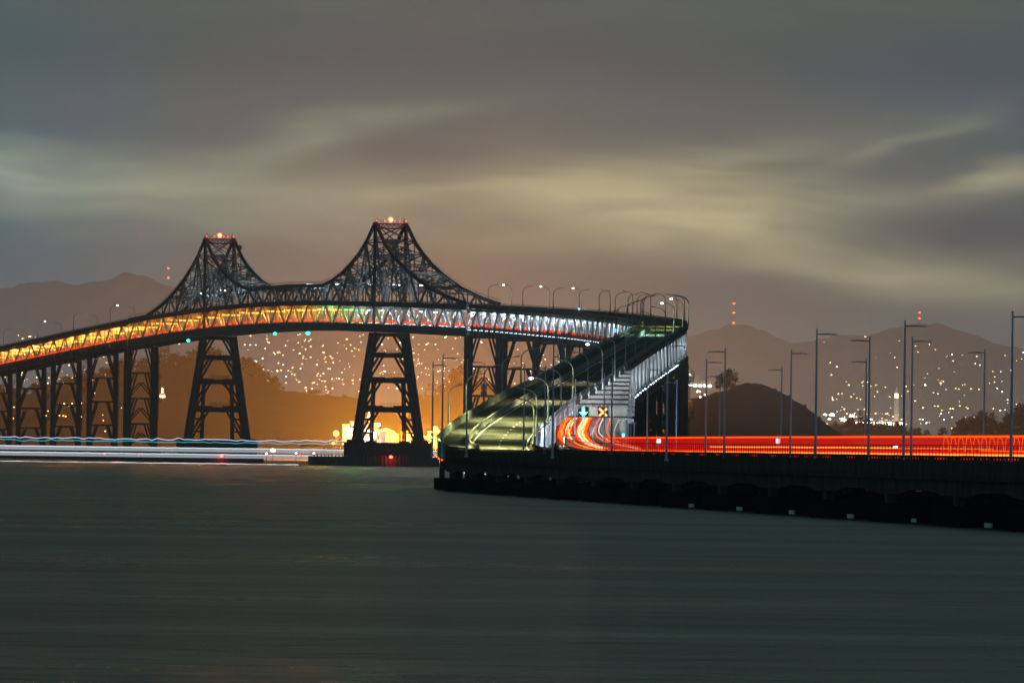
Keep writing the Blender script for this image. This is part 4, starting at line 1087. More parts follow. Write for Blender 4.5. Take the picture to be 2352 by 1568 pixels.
# ------------------------------------------------------------------ ferry lights drawn out over the water
def ferry():
    Y = 3850
    def ln(px0, px1, z, wob, seed, step=2.2, Y=Y):
        x0, x1 = P(px0, 1030, Y).x, P(px1, 1030, Y).x; n = int((x1 - x0) / step)
        return [(x0 + (x1 - x0) * i / n, Y, z + wob * fbm(i * 0.83, seed, 3)) for i in range(n + 1)]
    streak('ferry_trail', 'blue-white wavering masthead light trail, topmost of the ferry trails', 'light trail', [('blue_streak', G['ferry_blue'], [(ln(-160, 822, 10.0, 0.85, 1), 0.13)]), ('white_streak', G['ferry_white'], [(ln(-160, 822, 9.93, 0.85, 1), 0.10)])], 'ferry light trails')
    streak('ferry_trail', 'thin cyan wavering trail under the blue-white ferry trail', 'light trail', [('cyan_streak', G['ferry_cyan'], [(ln(-160, 1000, 8.78, 0.7, 2), 0.12)])], 'ferry light trails')
    def bandthing(label, z0, z1, ztop):
        p0 = P(-160, 1030, Y); t = thing('ferry_trail', label, 'light trail', (p0.x, Y, 0), 0, 'ferry light trails')
        x1 = P(1003, 1030, Y).x - p0.x
        b = MB(); pts = [(x + p0.x, Y, z) for x, y_, z in [(0, 0, ztop)]]; b.tube([(x1 * i / 150, -0.35, ztop + 0.10 * fbm(i * 1.7, z0)) for i in range(151)], 0.17, 5); b.build('white_streak', G['ferry_white'], t)
        b = MB(); n = 60
        for k in range(int((z1 - z0) / 0.2)):
            z = z0 + 0.1 + 0.2 * k; b.tube([(x1 * i / n, 0, z + 0.03 * fbm(i * 0.9, k)) for i in range(n + 1)], 0.075 if k % 3 else 0.095, 4)
        b.build('dim_streaks', G['ferry_dim'], t)
    bandthing('white upper-deck ferry trail, a bright line over a grey band', 4.75, 6.2, 6.35)
    bandthing('white lower-deck ferry trail just above the water', 2.3, 3.6, 3.75)
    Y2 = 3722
    streak('waterglow_line', 'thin pale wake line where the ferry trail meets the water', 'waterglow', [('waterglow', G['ferry_white'], [(ln(-160, 686, 0.10, 0.25, 5, 2.0, Y2), 0.12)]), ('warm_edge', G['ferry_dim'], [(ln(-160, 686, -0.05, 0.15, 6, 4.0, Y2 - 1), 0.08)])])  # glowing tubes put in for the pale line on the water
ferry()

# ------------------------------------------------------------------ marine lights and small signs
def marker(name, label, cat, px, py, Y, mt, r, mast=None, power=0, hue=(1, 0, 0)):
    p = P(px, py, Y); t = thing(name, label, cat, p)
    b = MB(); b.ball((0, 0, 0), r, 8, 6, sz=0.75); b.build('lens', mt, t)
    b = MB(); b.tube([(0, 0.1, -mast if mast else -r * 2.2), (0, 0.1, -r * 0.5)], 0.09, 6); b.box((0, 0.1, -r * 0.8), (r * 1.4, r * 1.2, 0.12)); b.build('mount', M['steel_dark'], t)
    if power: lamp('signal_light', 'POINT', (0, -r * 2.5, 0.2), power, hue, t, 0.2)
    return t
yt = 3750 - 14.9
for i, (px, py, Y, r, lab) in enumerate([(898, 1049, yt, 0.75, 'red navigation light on the big dark pier block'), (691, 1046, 3740, 0.5, 'red navigation light at the left end of the pier fender'), (509, 1047, 4051, 0.85, 'largest red navigation light, low on the left tower pier fender'),
        (327, 1044, 4215, 0.42, 'right one of two close red navigation lights on a left pier'), (319, 1044.5, 4215, 0.42, 'left one of two close red navigation lights on a left pier'), (240, 1042, 4300, 0.5, 'red navigation light on the pier beneath the orange viaduct')]):
    marker('navigation_light', lab, 'navigation light', px, py, Y, G['beacon'] if r > 0.6 else G['red_small'], r, None, 2500 if r > 0.7 else 0, (1, 0.03, 0.02))
for px, Y, r, lab in ((1004 / 1.741 * 1.111 - 0.5, 3985, 0.0, ''),):
    pass
for px, y_, r, lab in ((640, 3930, 0.75, 'left green navigation light under the middle span'), (723, 3868, 0.9, 'right green navigation light under the middle span'), (447, 4100, 0.75, 'green navigation light under the span left of the left tower')):
    q = UP.at(y_, -6.0, -LB - 1.9); t = marker('navigation_light', lab, 'navigation light', 1000, 1000, 3000, G['green'], r, None, 900, (0.05, 1, 0.55)); t.location = q
for px, py, Y, lab in ((1022, 1045, 1585, 'right'), (1041, 1045, 1570, 'left')):
    q = UP.at(Y, -UP.w(Y) / 2 - 0.25, -1.5); t = marker('reflector_lamp', 'tiny red lamp on the causeway edge near its curved end, %s of two' % lab, 'marker lamp', px, py, Y, G['red_small'], 0.16); t.location = q
def square_sign(label, px, py, Y, w, h, lit=True):
    p = P(px, py, Y); t = thing('sign', label, 'sign', (p.x, Y, LOW.Z(Y)))
    b = MB(); zc = p.z - LOW.Z(Y); b.tube([(0, 0.12, 0), (0, 0.12, zc + h * 0.8)], 0.06, 6); b.ball((0, 0.12, zc + h * 0.95), 0.09, 6, 4); b.build('post', M['galv'], t)
    bm = bmesh.new(); bmesh.ops.create_cube(bm, size=1.0)
    for v in bm.verts: v.co = Vector((v.co.x * w, v.co.y * 0.06, v.co.z * h + zc))
    bmesh.ops.bevel(bm, geom=[e for e in bm.edges if abs((e.verts[0].co - e.verts[1].co).y) > 0.03], offset=0.12 * w, segments=3, affect='EDGES')
    me = bpy.data.meshes.new('panel'); bm.to_mesh(me); bm.free(); me.materials.append(G['sign']); o = bpy.data.objects.new('panel', me); COL.objects.link(o); o.parent = t
square_sign('small glowing white square sign in the red curtain, nearer the ramp', 1513, 1013, 1500, 0.72, 0.80)
square_sign('small glowing white square sign in the red curtain, nearer the right edge', 1787, 1012, 1330, 0.62, 0.78)
p = P(1124, 903, 1830); t = thing('sign', 'pale blank sign board on a thin post left of the ramp', 'sign', UP.at(1830, -UP.w(1830) / 2 - 0.5, 0.0))
b = MB(); b.box((0, 0, 4.2), (1.15, 0.08, 1.35)); b.box((0, 0, 2.85), (1.15, 0.08, 1.15)); b.build('board', M['steel_light'], t); b = MB(); b.tube([(0, 0.1, -1), (0, 0.1, 9)], 0.07, 6); b.build('post', M['galv_grey'], t)
def callbox(label, loc):
    t = thing('call_box', label, 'call box', loc); b = MB(); b.box((0, 0, 0), (0.5, 0.4, 0.75)); b.build('lens', G['call'], t); b = MB(); b.box((0, 0.25, 0), (0.62, 0.12, 0.9)); b.tube([(0, 0.25, -2.0), (0, 0.25, -0.4)], 0.06, 6); b.build('bracket', M['galv_grey'], t)
callbox('small blue emergency lamp on the lower road\'s right side', (*LOW.at(1800, wf(1800) + 0.6).xy, P(1410, 999, 1800).z))
callbox('small blue emergency lamp beside the upper road, near the ramp top', UP.at(2420, -UP.w(2420) / 2 - 0.2, 2.2))
callbox('small blue emergency lamp on a post of the curved viaduct', UP.at(3270, -UP.w(3270) / 2 - 0.3, 1.9))
# round drum on the left peak's shoulder
q = UP.at(4066, 8.2, 0); t = thing('antenna_drum', 'grey drum antenna on the shoulder of the left peak', 'antenna', (q.x + 0.9, q.y - 3, 95.4))
b = MB(); b.tube([(0, -0.8, 0), (0, 0.8, 0)], 1.35, 14); b.build('drum', M['galv_grey'], t); b = MB(); b.beam((0, 0, 0), (-2.6, 0, 0.2), 0.25); b.build('bracket', M['steel_dark'], t)
# flare of one far lamp by the water
for px, py, Y, r, lab, mt in ((627, 1034, 3690, 0.95, 'brightest white lamp on a thin pole among the ferry trails', 'white_lamp'), (612, 1041, 3690, 0.45, 'smaller white lamp left of the brightest one over the water', 'white_lamp'), (721, 1041, 3738, 0.4, 'small white lamp on the pier fender', 'white_lamp'), (680, 1040, 3739, 0.4, 'small white lamp at the left end of the pier fender', 'white_lamp'),
        (2057, 1027, 1240, 0.30, 'warm white lamp glowing inside the right part of the red curtain', 'w_hot')):
    marker('pole_lamp', lab, 'lamp', px, py, Y, G[mt], r, P(px, py, Y).z - (0 if Y > 3000 else 6))

# ------------------------------------------------------------------ ship terminal blazing under the span
TY = 5150
def terminal():
    X = lambda px: P(px, 1020, TY).x
    Z = lambda py, px=880: P(px, py, TY).z
    wz = Z(1023)
    t = thing('wharf', 'long low wharf with lamps behind the big pier block', 'wharf', (X(880), TY, 0))
    b = MB(); b.box((0, 6, wz - 0.6), (X(1120) - X(742), 26, 1.2)); b.build('deck', M['concrete'], t)
    b = MB()
    for x_ in np.arange(X(745) - X(880), X(1120) - X(880), 4.2): b.beam((x_, -5, -0.5), (x_, -5, wz - 1.2), 0.7); 
    b.beam((X(745) - X(880), -5, wz - 2.2), (X(1120) - X(880), -5, wz - 2.2), 0.5, 0.5)
    b.build('piles', M['pile'], t)
    b = MB()
    for z in (0.6, 1.2): b.beam((X(745) - X(880), -6.8, wz + z), (X(1120) - X(880), -6.8, wz + z), 0.1)
    for x_ in np.arange(X(745) - X(880), X(1120) - X(880), 3): b.beam((x_, -6.8, wz), (x_, -6.8, wz + 1.2), 0.1)
    b.build('railing', M['galv_grey'], t)
    for i, px in enumerate((766, 790, 804, 818, 832, 846, 860, 915, 935, 958, 985)):
        b = MB(); b.ball((X(px) - X(880), -6.9, wz + 0.9), 0.8, 8, 5); b.build('wharf_lamp', G['sodium_hot'] if px > 900 or px < 800 else G['white_lamp'], t)
    def bldg(name, label, cat, x0, x1, y0, y1, mt, depth=8, yo=0, roof=None, windows=(), z0=None):
        t = thing(name, label, cat, ((X(x0) + X(x1)) / 2, TY + yo, 0)); w = X(x1) - X(x0); za, zb = (wz if z0 is None else z0), Z(y0)
        b = MB(); b.box((0, 0, (za + zb) / 2), (w, depth, zb - za)); b.build('wall', mt, t)
        b = MB(); b.box((0, 0, zb + 0.2), (w + 0.8, depth + 0.8, 0.4))
        if roof == 'gable':
            b = MB(); b.sweep([[(-w / 2 - 0.4, -depth / 2 - 0.4, zb), (-w / 2 - 0.4, depth / 2 + 0.4, zb), (w / 2 + 0.4, depth / 2 + 0.4, zb), (w / 2 + 0.4, -depth / 2 - 0.4, zb)], [(-0.1, -depth / 2 - 0.4, zb + w * 0.2), (-0.1, depth / 2 + 0.4, zb + w * 0.2), (0.1, depth / 2 + 0.4, zb + w * 0.2), (0.1, -depth / 2 - 0.4, zb + w * 0.2)]])
        b.build('roof', M['white_wall'] if roof else mt, t)
        for f0, f1, g0, g1, gm in windows:
            b = MB(); b.box((-w / 2 + w * (f0 + f1) / 2, -depth / 2 - 0.04, za + (zb - za) * (g0 + g1) / 2), (w * (f1 - f0), 0.1, (zb - za) * (g1 - g0))); b.build('window', G[gm], t)
        return t
    bldg('ship_bridge_house', 'white ship superstructure glaring at the left end of the wharf', 'ship superstructure', 786, 813, 976, 1020, M['white_wall'], windows=((0.1, 0.9, 0.75, 0.85, 'w_warm'), (0.1, 0.45, 0.4, 0.55, 'w_warm'), (0.55, 0.9, 0.4, 0.55, 'w_warm')))
    bldg('control_tower', 'orange-lit control cabin above the white superstructure', 'control tower', 804, 820, 969, 984, M['white_wall'], 6, -1, windows=((0.2, 0.42, 0.35, 0.75, 'w_orange'), (0.52, 0.78, 0.35, 0.75, 'w_orange')), z0=Z(984))
    bldg('deckhouse', 'tall white deckhouse seen between the legs of the tower pier', 'deckhouse', 836, 850, 976, 1018, M['white_wall'], 8, 2, windows=((0.1, 0.9, 0.6, 0.75, 'w_cool'), (0.1, 0.9, 0.25, 0.4, 'w_cool')))
    bldg('deckhouse', 'second white deckhouse right of the tall one', 'deckhouse', 853, 866, 972, 1018, M['white_wall'], 8, 3, windows=((0.1, 0.9, 0.35, 0.62, 'w_warm'),))
    bldg('shed', 'pale gabled shed lit from inside, right of the deckhouses', 'shed', 866, 905, 990, 1018, M['white_wall'], 12, 6, 'gable', windows=((0.05, 0.2, 0.2, 0.4, 'w_warm'),))
    bldg('shed', 'open shed with an orange blaze in its mouth', 'shed', 886, 914, 996, 1019, M['white_wall'], 10, 0, 'gable', windows=((0.15, 0.85, 0.05, 0.72, 'sodium_hot'),))
    bldg('cargo_stack', 'orange-lit cargo block beside the right pier leg', 'cargo', 922, 942, 992, 1019, M['white_wall'], 6, 2, windows=((0.1, 0.3, 0.2, 0.9, 'w_orange'), (0.6, 0.85, 0.1, 0.7, 'w_orange')))
    # mast and radar
    t = thing('ship_mast', 'tall pale ship mast between the pier legs', 'mast', (X(846), TY + 2, Z(976)))
    b = MB(); b.tube([(0, 0, 0), (0, 0, 4), (0, 0, 8.6)], [1.1, 0.8, 0.35], 8); b.box((0, 0, 4.2), (3.4, 1.2, 0.3)); b.box((0, 0, 6.4), (2.2, 0.8, 0.25)); b.build('mast', M['white_wall'], t); b = MB(); b.ball((0, -0.6, 4.9), 0.5); b.ball((0.2, -0.6, 7.4), 0.4); b.build('mast_lamp', G['w_hot'], t)
    t = thing('loading_gantry', 'orange-lit loading gantry right of the tower pier', 'gantry', (X(990), TY, wz))
    b = MB(); w = X(1006) - X(974)
    for x_ in (-w * 0.2, w * 0.28): b.beam((x_, 0, 0), (x_, 0, 5.0), 1.1); 
    b.beam((-w / 2, 0, 5.2), (w * 0.34, 0, 5.2), 1.1, 0.9); b.beam((-w * 0.2, 0, 5.2), (-w * 0.22, 0, 8.0), 1.0); b.beam((-w * 0.22, 0, 8.0), (w * 0.6, 0, 8.2), 1.0, 0.9); b.beam((-w * 0.2, 0, 6), (w * 0.08, 0, 8.1), 0.6); b.beam((-w * 0.2, 0, 1.2), (w * 0.3, 0, 1.2), 0.9)
    b.build('frame', M['white_wall'], t); b = MB()
    for x_ in (-w * 0.1, w * 0.15, w * 0.4): b.ball((x_, -1, 7.4), 0.6, 8, 5)
    b.ball((-w * 0.35, -1, 4.6), 0.6, 8, 5); b.ball((0, -1, 3.2), 0.7, 8, 5); b.build('lamps', G['sodium_hot'], t)
    # flood lamps
    for i, (px, py, pw, hue, mt, lab) in enumerate([(772, 995, 2.4e5, (1.0, 0.44, 0.05), 'sodium_hot', 'glaring orange flood lamp at the far left of the wharf'), (805, 990, 1.6e4, (1.0, 0.75, 0.4), 'w_hot', 'white-hot flood lamp on the superstructure'), (852, 992, 1.6e4, (0.9, 0.95, 1.0), 'w_cool', 'cold white flood lamp between the deckhouses'),
            (870, 975, 1e4, (0.9, 0.95, 1.0), 'w_cool', 'cold white lamp on a short pole above the shed'), (896, 1004, 6e4, (1.0, 0.42, 0.04), 'sodium_hot', 'orange blaze lamp at the shed mouth'), (951, 1002, 2.6e5, (1.0, 0.42, 0.04), 'sodium_hot', 'starburst orange flood lamp beside the right pier leg'), (1000, 985, 3.0e5, (1.0, 0.40, 0.03), 'sodium_hot', 'orange flood lamp over the gantry'), (1085, 990, 8.0e7, (1.0, 0.30, 0.012), 'sodium_hot', 'unseen orange lamp added behind the ramp to feed the haze glow')]):  # last lamp is added out of sight for the orange haze
        p = P(px, py, TY - 9); t = thing('flood_lamp', lab, 'flood lamp', (p.x, p.y, 0))
        b = MB(); b.ball((0, 0, p.z), 1.7 if pw > 1e5 else 0.9, 10, 6); b.build('lens', G[mt], t)
        b = MB(); b.tube([(0, 0.6, wz - 2), (0, 0.6, p.z)], 0.18, 6); b.beam((0, 0.6, wz - 0.5), (0, 3.5, wz - 0.5), 0.4); b.build('pole', M['galv_grey'], t)
        lamp('flood_light', 'POINT', (0, -2.2, p.z), pw * TERM_K, hue, t, 1.2)
    # unseen lights added behind the wharf to strengthen the orange haze
    for px, pw in ((790, 4.0e6), (880, 8.0e6), (950, 1.15e7)):
        lamp('hidden_glow_light', 'POINT', P(px, 1029, TY + 120), pw, (1.0, 0.34, 0.02), None, 1.5)
TERM_K = 0.11
terminal()

# ------------------------------------------------------------------ lit houses on the slopes
def house_mesh(i, gm, w, h, lit):
    b = MB(); b.box((0, 4, 3.0), (w + 5, 8, 8.0))
    b.sweep([[(-w / 2 - 3, -0.4, 7.0), (-w / 2 - 3, 8.4, 7.0), (w / 2 + 3, 8.4, 7.0), (w / 2 + 3, -0.4, 7.0)], [(-w / 2 - 1, 3.9, 9.6), (-w / 2 - 1, 4.1, 9.6), (w / 2 + 1, 4.1, 9.6), (w / 2 + 1, 3.9, 9.6)]])
    if lit == 2:
        b.box((-w * 0.27, -0.12, 4.4), (w * 0.4, 0.2, h), m=1); b.box((w * 0.27, -0.12, 4.4), (w * 0.4, 0.2, h), m=1)
    else: b.box((0, -0.12, 4.4), (w, 0.2, h), m=1)
    return b.mesh('lit_house', [M['house'], G[gm]])
HM = {k: house_mesh(*v) for k, v in {'a': (0, 'w_warm', 3.2, 2.2, 1), 'b': (1, 'w_warm', 6.0, 2.4, 2), 'c': (2, 'w_orange', 3.6, 2.4, 1), 'd': (3, 'w_cool', 3.2, 2.2, 1), 'e': (4, 'w_hot', 5.0, 3.0, 1), 'f': (5, 'w_hot', 9.0, 3.2, 2)}.items()}
HSC = 0.37
def houses(n, regions, seed, kinds, label, grp, hill, sc=1.0):
    r = random.Random(seed); k = 0; tries = 0; tot = sum(g[4] for g in regions)
    while k < n and tries < n * 30:
        tries += 1; u = r.random() * tot
        for g in regions:
            u -= g[4]
            if u <= 0: break
        # houses gather along contour streets
        px = r.uniform(g[0], g[1]); py = r.uniform(g[2], g[3]); py = py * 0.45 + 0.55 * (round((py + px * 0.03) / 13.0) * 13.0 - px * 0.03)
        q = hill.on_slope(px, py)
        if q is None: continue
        o = bpy.data.objects.new('lit_house', HM[r.choice(kinds)]); COL.objects.link(o); s_ = sc * HSC * r.uniform(0.6, 1.35)
        o.location = q + Vector((0, -1, 0)); o.scale = (s_, s_, s_); o.rotation_euler = (0, 0, r.uniform(-0.5, 0.5)); tag(o, label, 'house', grp); k += 1
houses(135, [(555, 800, 765, 905, 4.5), (800, 960, 765, 900, 1.6), (955, 1075, 765, 905, 3), (1080, 1150, 770, 880, 1.0), (1150, 1300, 800, 905, 1.0)], 3, 'aaaabbcdde', 'tiny lit house on the hazy slope seen beneath the main spans', 'lit houses beneath the main spans', far_hill)
houses(44, [(0, 300, 770, 885, 3), (365, 450, 770, 835, 0.5)], 4, 'aaabbcdd', 'tiny lit house on the hazy slope behind the left viaduct', 'lit houses behind the left viaduct', far_hill)
houses(92, [(1880, 2150, 775, 830, 1.0), (2060, 2352, 795, 850, 1.0), (2080, 2352, 850, 905, 1.4), (1900, 2110, 880, 925, 1.3), (1900, 2330, 930, 1000, 2.6), (1990, 2120, 945, 995, 1.8)], 5, 'aaabbcce', 'tiny lit house on the hazy slope at the right, beyond the causeway', 'lit houses on the right slope', far_hill)
houses(13, [(1562, 1622, 858, 925, 1)], 6, 'bcefef', 'bright lit building between the ramp and the island', 'lit buildings beside the ramp', far_hill, 1.7)
houses(30, [(0, 290, 925, 1000, 3), (90, 240, 905, 960, 0.8)], 8, 'aacccd', 'small lit house on the dark headland between the trestle piers', 'lit houses on the headland', mid_hill, 0.5)
def faint_lights(name, label, hill, regions, n, seed):
    r = random.Random(seed); b = MB()
    for k in range(n):
        g = regions[k % len(regions)]; q = hill.on_slope(r.uniform(g[0], g[1]), r.uniform(g[2], g[3]))
        if q is None: continue
        w = r.uniform(0.5, 1.3); b.box(q + Vector((0, -1.5, 1.5)), (w * 1.6, 0.4, w), m=0 if r.random() < 0.7 else 1)
    tag(b.build(name, [G['w_warm'], G['w_cool']]), label, kind='stuff')
faint_lights('street_lights', 'faint scattered street lights on the far slopes', far_hill, [(0, 300, 765, 880), (555, 830, 765, 905), (555, 830, 765, 905), (955, 1075, 765, 905), (0, 300, 770, 885), (1150, 1300, 800, 905), (1890, 2352, 930, 1000), (1890, 2352, 800, 930), (800, 960, 765, 900), (1900, 2140, 950, 1000)], 420, 21)
# larger lit landmarks
def landmark(name, label, cat, px, py, hill, build, sc=1.0):
    q = hill.on_slope(px, py) or P(px, py, 15000); t = thing(name, label, cat, q); t.scale = (sc,) * 3; build(t); return t
def clock_tower(t):
    b = MB(); b.box((0, 0, 36), (9.5, 9.5, 72)); 
    for x_ in (-3, 0, 3): b.box((x_, -4.9, 34), (0.8, 0.3, 58))
    b.build('shaft', M['white_wall'], t)
    b = MB(); b.box((0, 0, 77), (8, 8, 9)); b.build('belfry', G['w_warm'], t)
    b = MB(); b.sweep([[(-4.6, -4.6, 82), (4.6, -4.6, 82), (4.6, 4.6, 82), (-4.6, 4.6, 82)], [(-0.2, -0.2, 97), (0.2, -0.2, 97), (0.2, 0.2, 97), (-0.2, 0.2, 97)]]); b.build('spire', M['white_wall'], t)
    lamp('tower_light', 'POINT', (0, -26, 12), 14000, (1.0, 0.72, 0.4), t, 2)
landmark('clock_tower', 'slender pale bell tower with a lit belfry on the right slope', 'tower', 2058, 990, far_hill, clock_tower, 0.72)
def stadium(t):
    b = MB(); b.box((0, 10, 4), (96, 26, 9)); b.box((0, 12, 10), (104, 30, 1.0)); b.build('hall', M['white_wall'], t)
    for k in range(9):
        b = MB(); b.box((-40 + k * 10, -3.4, 4.5), (7.0, 0.5, 3.6)); b.build('window', G['w_hot'], t)
landmark('lit_hall', 'long brightly lit hall low on the right slope', 'hall', 2017, 978, far_hill, stadium, 0.9)
def hall2(t):
    b = MB(); b.box((0, 10, 5), (44, 20, 12)); b.box((-8, 9, 15), (22, 16, 9)); b.build('hall', M['white_wall'], t)
    for k in range(6):
        b = MB(); b.box((-20 + k * 8, -0.4, 3.2), (5.0, 0.5, 3.0)); b.build('window', G['w_cool' if k % 2 else 'w_hot'], t)
landmark('lit_hall', 'bright white block of buildings just left of the island', 'hall', 1602, 890, far_hill, hall2, 1.1)
for i, (px, py) in enumerate(((1895, 953), (1911, 954), (1905, 964), (1938, 966), (1957, 957), (2000, 965))):
    q = far_hill.on_slope(px, py) or P(px, py, 14500); t = thing('field_light', 'glaring white floodlight beyond the island\'s right foot, %s from the left' % nth(i), 'floodlight', q, 0, 'field floodlights')
    b = MB(); b.ball((0, 0, 0), 4.4 if i in (1, 3, 4) else 3.0, 10, 6, sz=0.8); b.build('lamp_head', G['w_hot'], t); b = MB(); b.tube([(0, 1, -24), (0, 1, 0)], 0.5, 6); b.build('pole', M['galv_grey'], t)
def chapel(t):
    b = MB(); b.box((0, 0, 2.2), (5.5, 5, 4.4)); b.box((0, 0, 6.2), (3.0, 3, 4)); b.sweep([[(-1.4, -1.4, 8.2), (1.4, -1.4, 8.2), (1.4, 1.4, 8.2), (-1.4, 1.4, 8.2)], [(-0.1, -0.1, 11), (0.1, -0.1, 11), (0.1, 0.1, 11), (-0.1, 0.1, 11)]]); b.build('wall', M['white_wall'], t)
    b = MB()
    for x_, z in ((-1.6, 1.6), (0.2, 1.2), (1.8, 1.6), (0, 5.6), (0, 8.4)): b.ball((x_, -2.9 if z < 4 else -1.8, z), 0.7, 8, 5)
    b.build('lamps', G['w_warm'], t)
landmark('lit_beacon_house', 'small white building glowing on the dark headland beside the tower pier', 'building', 373, 914, mid_hill, chapel, 0.72)

# radio masts with red lights on the far ridge
for px, rows, lab in ((1686, (697, 718, 741), 'radio mast with three red lights on the ridge left of centre right'), (387, (616, 638), 'radio mast with two red lights on the left ridge'), (2112, (718, 731), 'radio mast with two red lights on the right ridge')):
    lab = {1686: 'radio mast with three red lights on the ridge above the island', 387: lab, 2112: lab}[px]
    p = P(px, rows[0], 20100); zb = far_hill.crest(p.x) - 25; t = thing('radio_mast', lab, 'radio mast', (p.x, 20100, zb))
    b = MB(); b.tube([(0, 0, 0), (0, 0, p.z - zb)], [0.7, 0.3], 4); b.build('mast', M['galv_grey'], t)
    for r_ in rows:
        b = MB(); z = P(px, r_, 20100).z - zb; b.ball((0, -1.2, z), 2.3, 8, 5, sz=0.7); b.build('mast_light', G['beacon'], t)

# ------------------------------------------------------------------ trees
def crown_mesh(seed, w, h, n, kind):
    r = random.Random(seed); b = MB(); cl = []
    for k in range(n):
        while True:
            x, y, z = r.uniform(-1, 1), r.uniform(-1, 1), r.uniform(0, 1)
            if kind == 'cone' and math.hypot(x, y) < (1 - z) * 0.85 + 0.12: break
            if kind == 'round' and x * x + y * y + (2 * z - 0.9) ** 2 < 1.05: break
            if kind == 'flat' and x * x + y * y + ((z - 0.55) / 0.42) ** 2 < 1: break
        cl.append((x * w / 2, y * w / 2, z * h, r.uniform(0.10, 0.20) * w))
    for cx, cy, cz, cr in cl:
        for q in range(34):
            d = Vector((r.gauss(0, 1), r.gauss(0, 1), r.gauss(0, 0.75))).normalized() * cr * r.uniform(0.4, 1.0)
            c = Vector((cx, cy, cz)) + d; s_ = w * r.uniform(0.018, 0.042)
            a = Vector((r.gauss(0, 1), r.gauss(0, 1), r.gauss(0, 1))).normalized(); e = a.cross(Vector((r.gauss(0, 1), r.gauss(0, 1), r.gauss(0, 1)))).normalized()
            i0 = len(b.v); b.v += [tuple(c + a * s_ * 1.5), tuple(c + e * s_), tuple(c - a * s_ * 1.5), tuple(c - e * s_)]; b.f.append((i0, i0 + 1, i0 + 2, i0 + 3)); b.mi.append(0)
    return b.mesh('crown', M['leaf'])
def trunk_mesh(seed, h, w):
    r = random.Random(seed); b = MB(); b.tube([(0, 0, -1.5), (0.1, 0, h * 0.4), (0, 0.1, h * 0.8)], [w * 0.035, w * 0.026, w * 0.012], 7)
    for k in range(5):
        a = r.uniform(0, 6.28); z = h * r.uniform(0.25, 0.6); b.tube([(0, 0, z), (math.cos(a) * w * 0.16, math.sin(a) * w * 0.16, z + h * 0.14), (math.cos(a) * w * 0.33, math.sin(a) * w * 0.33, z + h * 0.24)], [w * 0.016, w * 0.012, w * 0.006], 5)
    return b.mesh('trunk', M['bark'])
TK = {}
for k, (kind, w, h, n) in enumerate((('round', 10, 8, 26), ('round', 12, 8, 30), ('cone', 7, 12, 26), ('flat', 12, 6, 22), ('round', 14, 11, 34), ('cone', 5.5, 13, 22))):
    TK[k] = (crown_mesh(40 + k, w, h, n, kind), trunk_mesh(60 + k, h + 2, w))
TN = ['rounded tree', 'broad rounded tree', 'conical tree', 'flat-topped tree', 'large bushy tree', 'narrow conical tree']
def tree(k, loc, sc, label, grp):
    t = thing('tree', label, 'tree', loc, rng.uniform(0, 6.28), grp); t.scale = (sc, sc, sc * rng.uniform(0.85, 1.15))
    c = bpy.data.objects.new('crown', TK[k][0]); COL.objects.link(c); c.parent = t; c.location = (0, 0, 0.2)
    c = bpy.data.objects.new('trunk', TK[k][1]); COL.objects.link(c); c.parent = t
tree(4, (P(1669, 895, 4990).x, 4990, island.crest(P(1669, 895, 4990).x) - 0.6), 1.0, 'single dark spreading tree on the island\'s crest', 'trees on the island')
i = 0
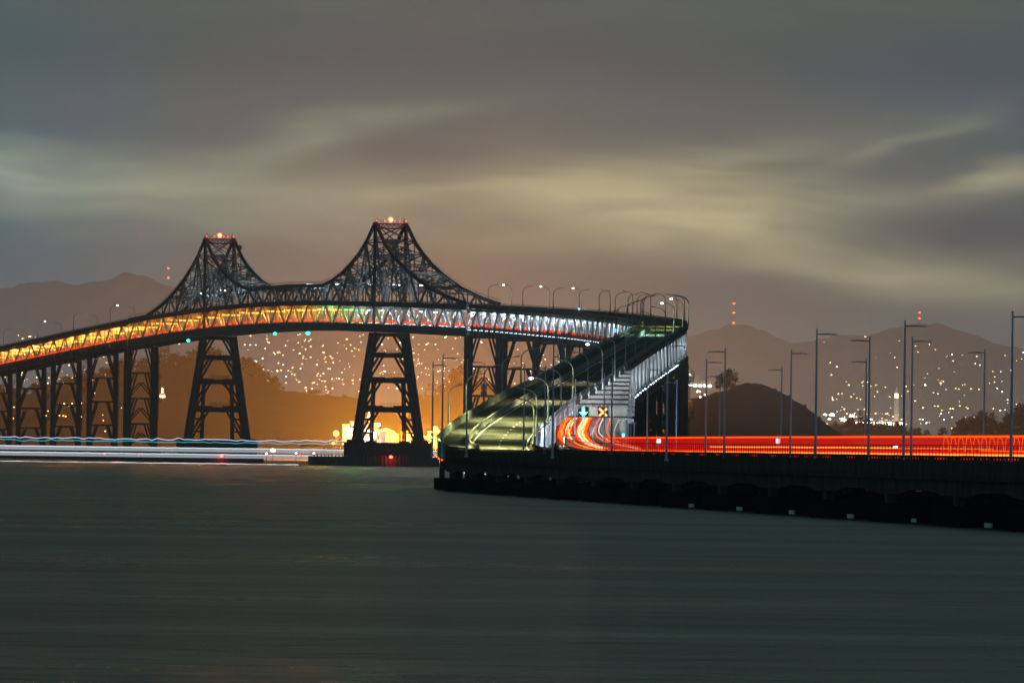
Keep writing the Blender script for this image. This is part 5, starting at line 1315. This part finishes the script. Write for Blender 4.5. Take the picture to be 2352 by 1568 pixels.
for px, k, sc in ((8, 0, 1.0), (30, 3, 0.9), (52, 5, 0.8), (75, 0, 1.0), (98, 3, 1.2), (125, 2, 0.8), (150, 0, 1.2), (172, 1, 1.0), (195, 4, 0.9), (215, 0, 1.1), (245, 1, 1.2), (268, 4, 1.0), (284, 0, 1.2), (305, 1, 1.1), (325, 0, 1.0),
                  (366, 5, 1.5), (378, 2, 1.9), (388, 5, 1.4), (405, 0, 1.1), (425, 1, 1.0), (445, 0, 0.9), (462, 4, 1.3), (484, 4, 1.2), (505, 0, 1.2), (528, 1, 0.9), (548, 0, 1.0), (563, 4, 1.2), (578, 4, 1.25), (594, 1, 1.1), (610, 0, 1.1), (625, 1, 1.0), (640, 0, 0.9), (722, 3, 0.75), (793, 0, 0.5)):
    p = P(px, 900, 6600); tree(k, (p.x, 6600, mid_hill.crest(p.x) - 0.8), sc, '%s on the headland skyline, %s from the left edge' % (TN[k], nth(i)), 'trees on the headland'); i += 1
i = 0
for px, k, sc in ((948, 0, 1.0), (965, 0, 0.9), (985, 2, 1.3), (1000, 5, 1.3), (1020, 4, 1.0), (1040, 1, 1.2), (1056, 4, 1.3), (1072, 1, 1.2), (1095, 2, 1.7), (1104, 5, 1.7), (1125, 0, 1.3), (1150, 4, 1.2), (1172, 2, 1.4), (1195, 0, 1.2), (1215, 4, 1.0)):
    p = P(px, 900, 8200); tree(k, (p.x, 8190, glow_hill.crest(p.x) - 1), sc, '%s against the orange glow, %s from the left' % (TN[k], nth(i)), 'trees against the orange glow'); i += 1
i = 0
for px, k, sc in ((1905, 1, 0.8), (1922, 4, 0.9), (1942, 0, 1.1), (1960, 4, 1.1), (1976, 2, 1.4), (1990, 4, 1.0), (2012, 1, 1.0), (2035, 0, 0.9), (2062, 4, 0.8), (2078, 1, 0.9), (2105, 1, 0.7), (2128, 0, 0.6), (2165, 0, 0.8), (2200, 1, 0.9), (2215, 4, 1.1), (2233, 2, 1.5), (2246, 4, 1.4), (2258, 4, 1.3), (2278, 2, 1.6), (2290, 0, 1.2), (2305, 1, 1.0), (2322, 4, 1.1), (2342, 4, 1.7), (2362, 4, 1.8)):
    p = P(px, 990, 6800); tree(k, (p.x, 6800, low_shore.crest(p.x) - 0.8), sc, '%s beyond the causeway, %s from the island' % (TN[k], nth(i)), 'trees beyond the causeway'); i += 1
i = 0
for px, k, sc in ((1568, 0, 0.22), (1590, 1, 0.2), (1614, 0, 0.24), (1742, 0, 0.16), (1780, 1, 0.16), (1815, 0, 0.2), (1848, 1, 0.22), (1884, 0, 0.25)):
    p = P(px, 900, 4995); q = thing('shrub', 'low shrub on the island\'s skyline, %s from the left' % nth(i), 'shrub', (p.x, 4995, island.crest(p.x) - 0.3), 0, 'shrubs on the island'); q.scale = (sc,) * 3; i += 1
    c = bpy.data.objects.new('crown', TK[k][0]); COL.objects.link(c); c.parent = q
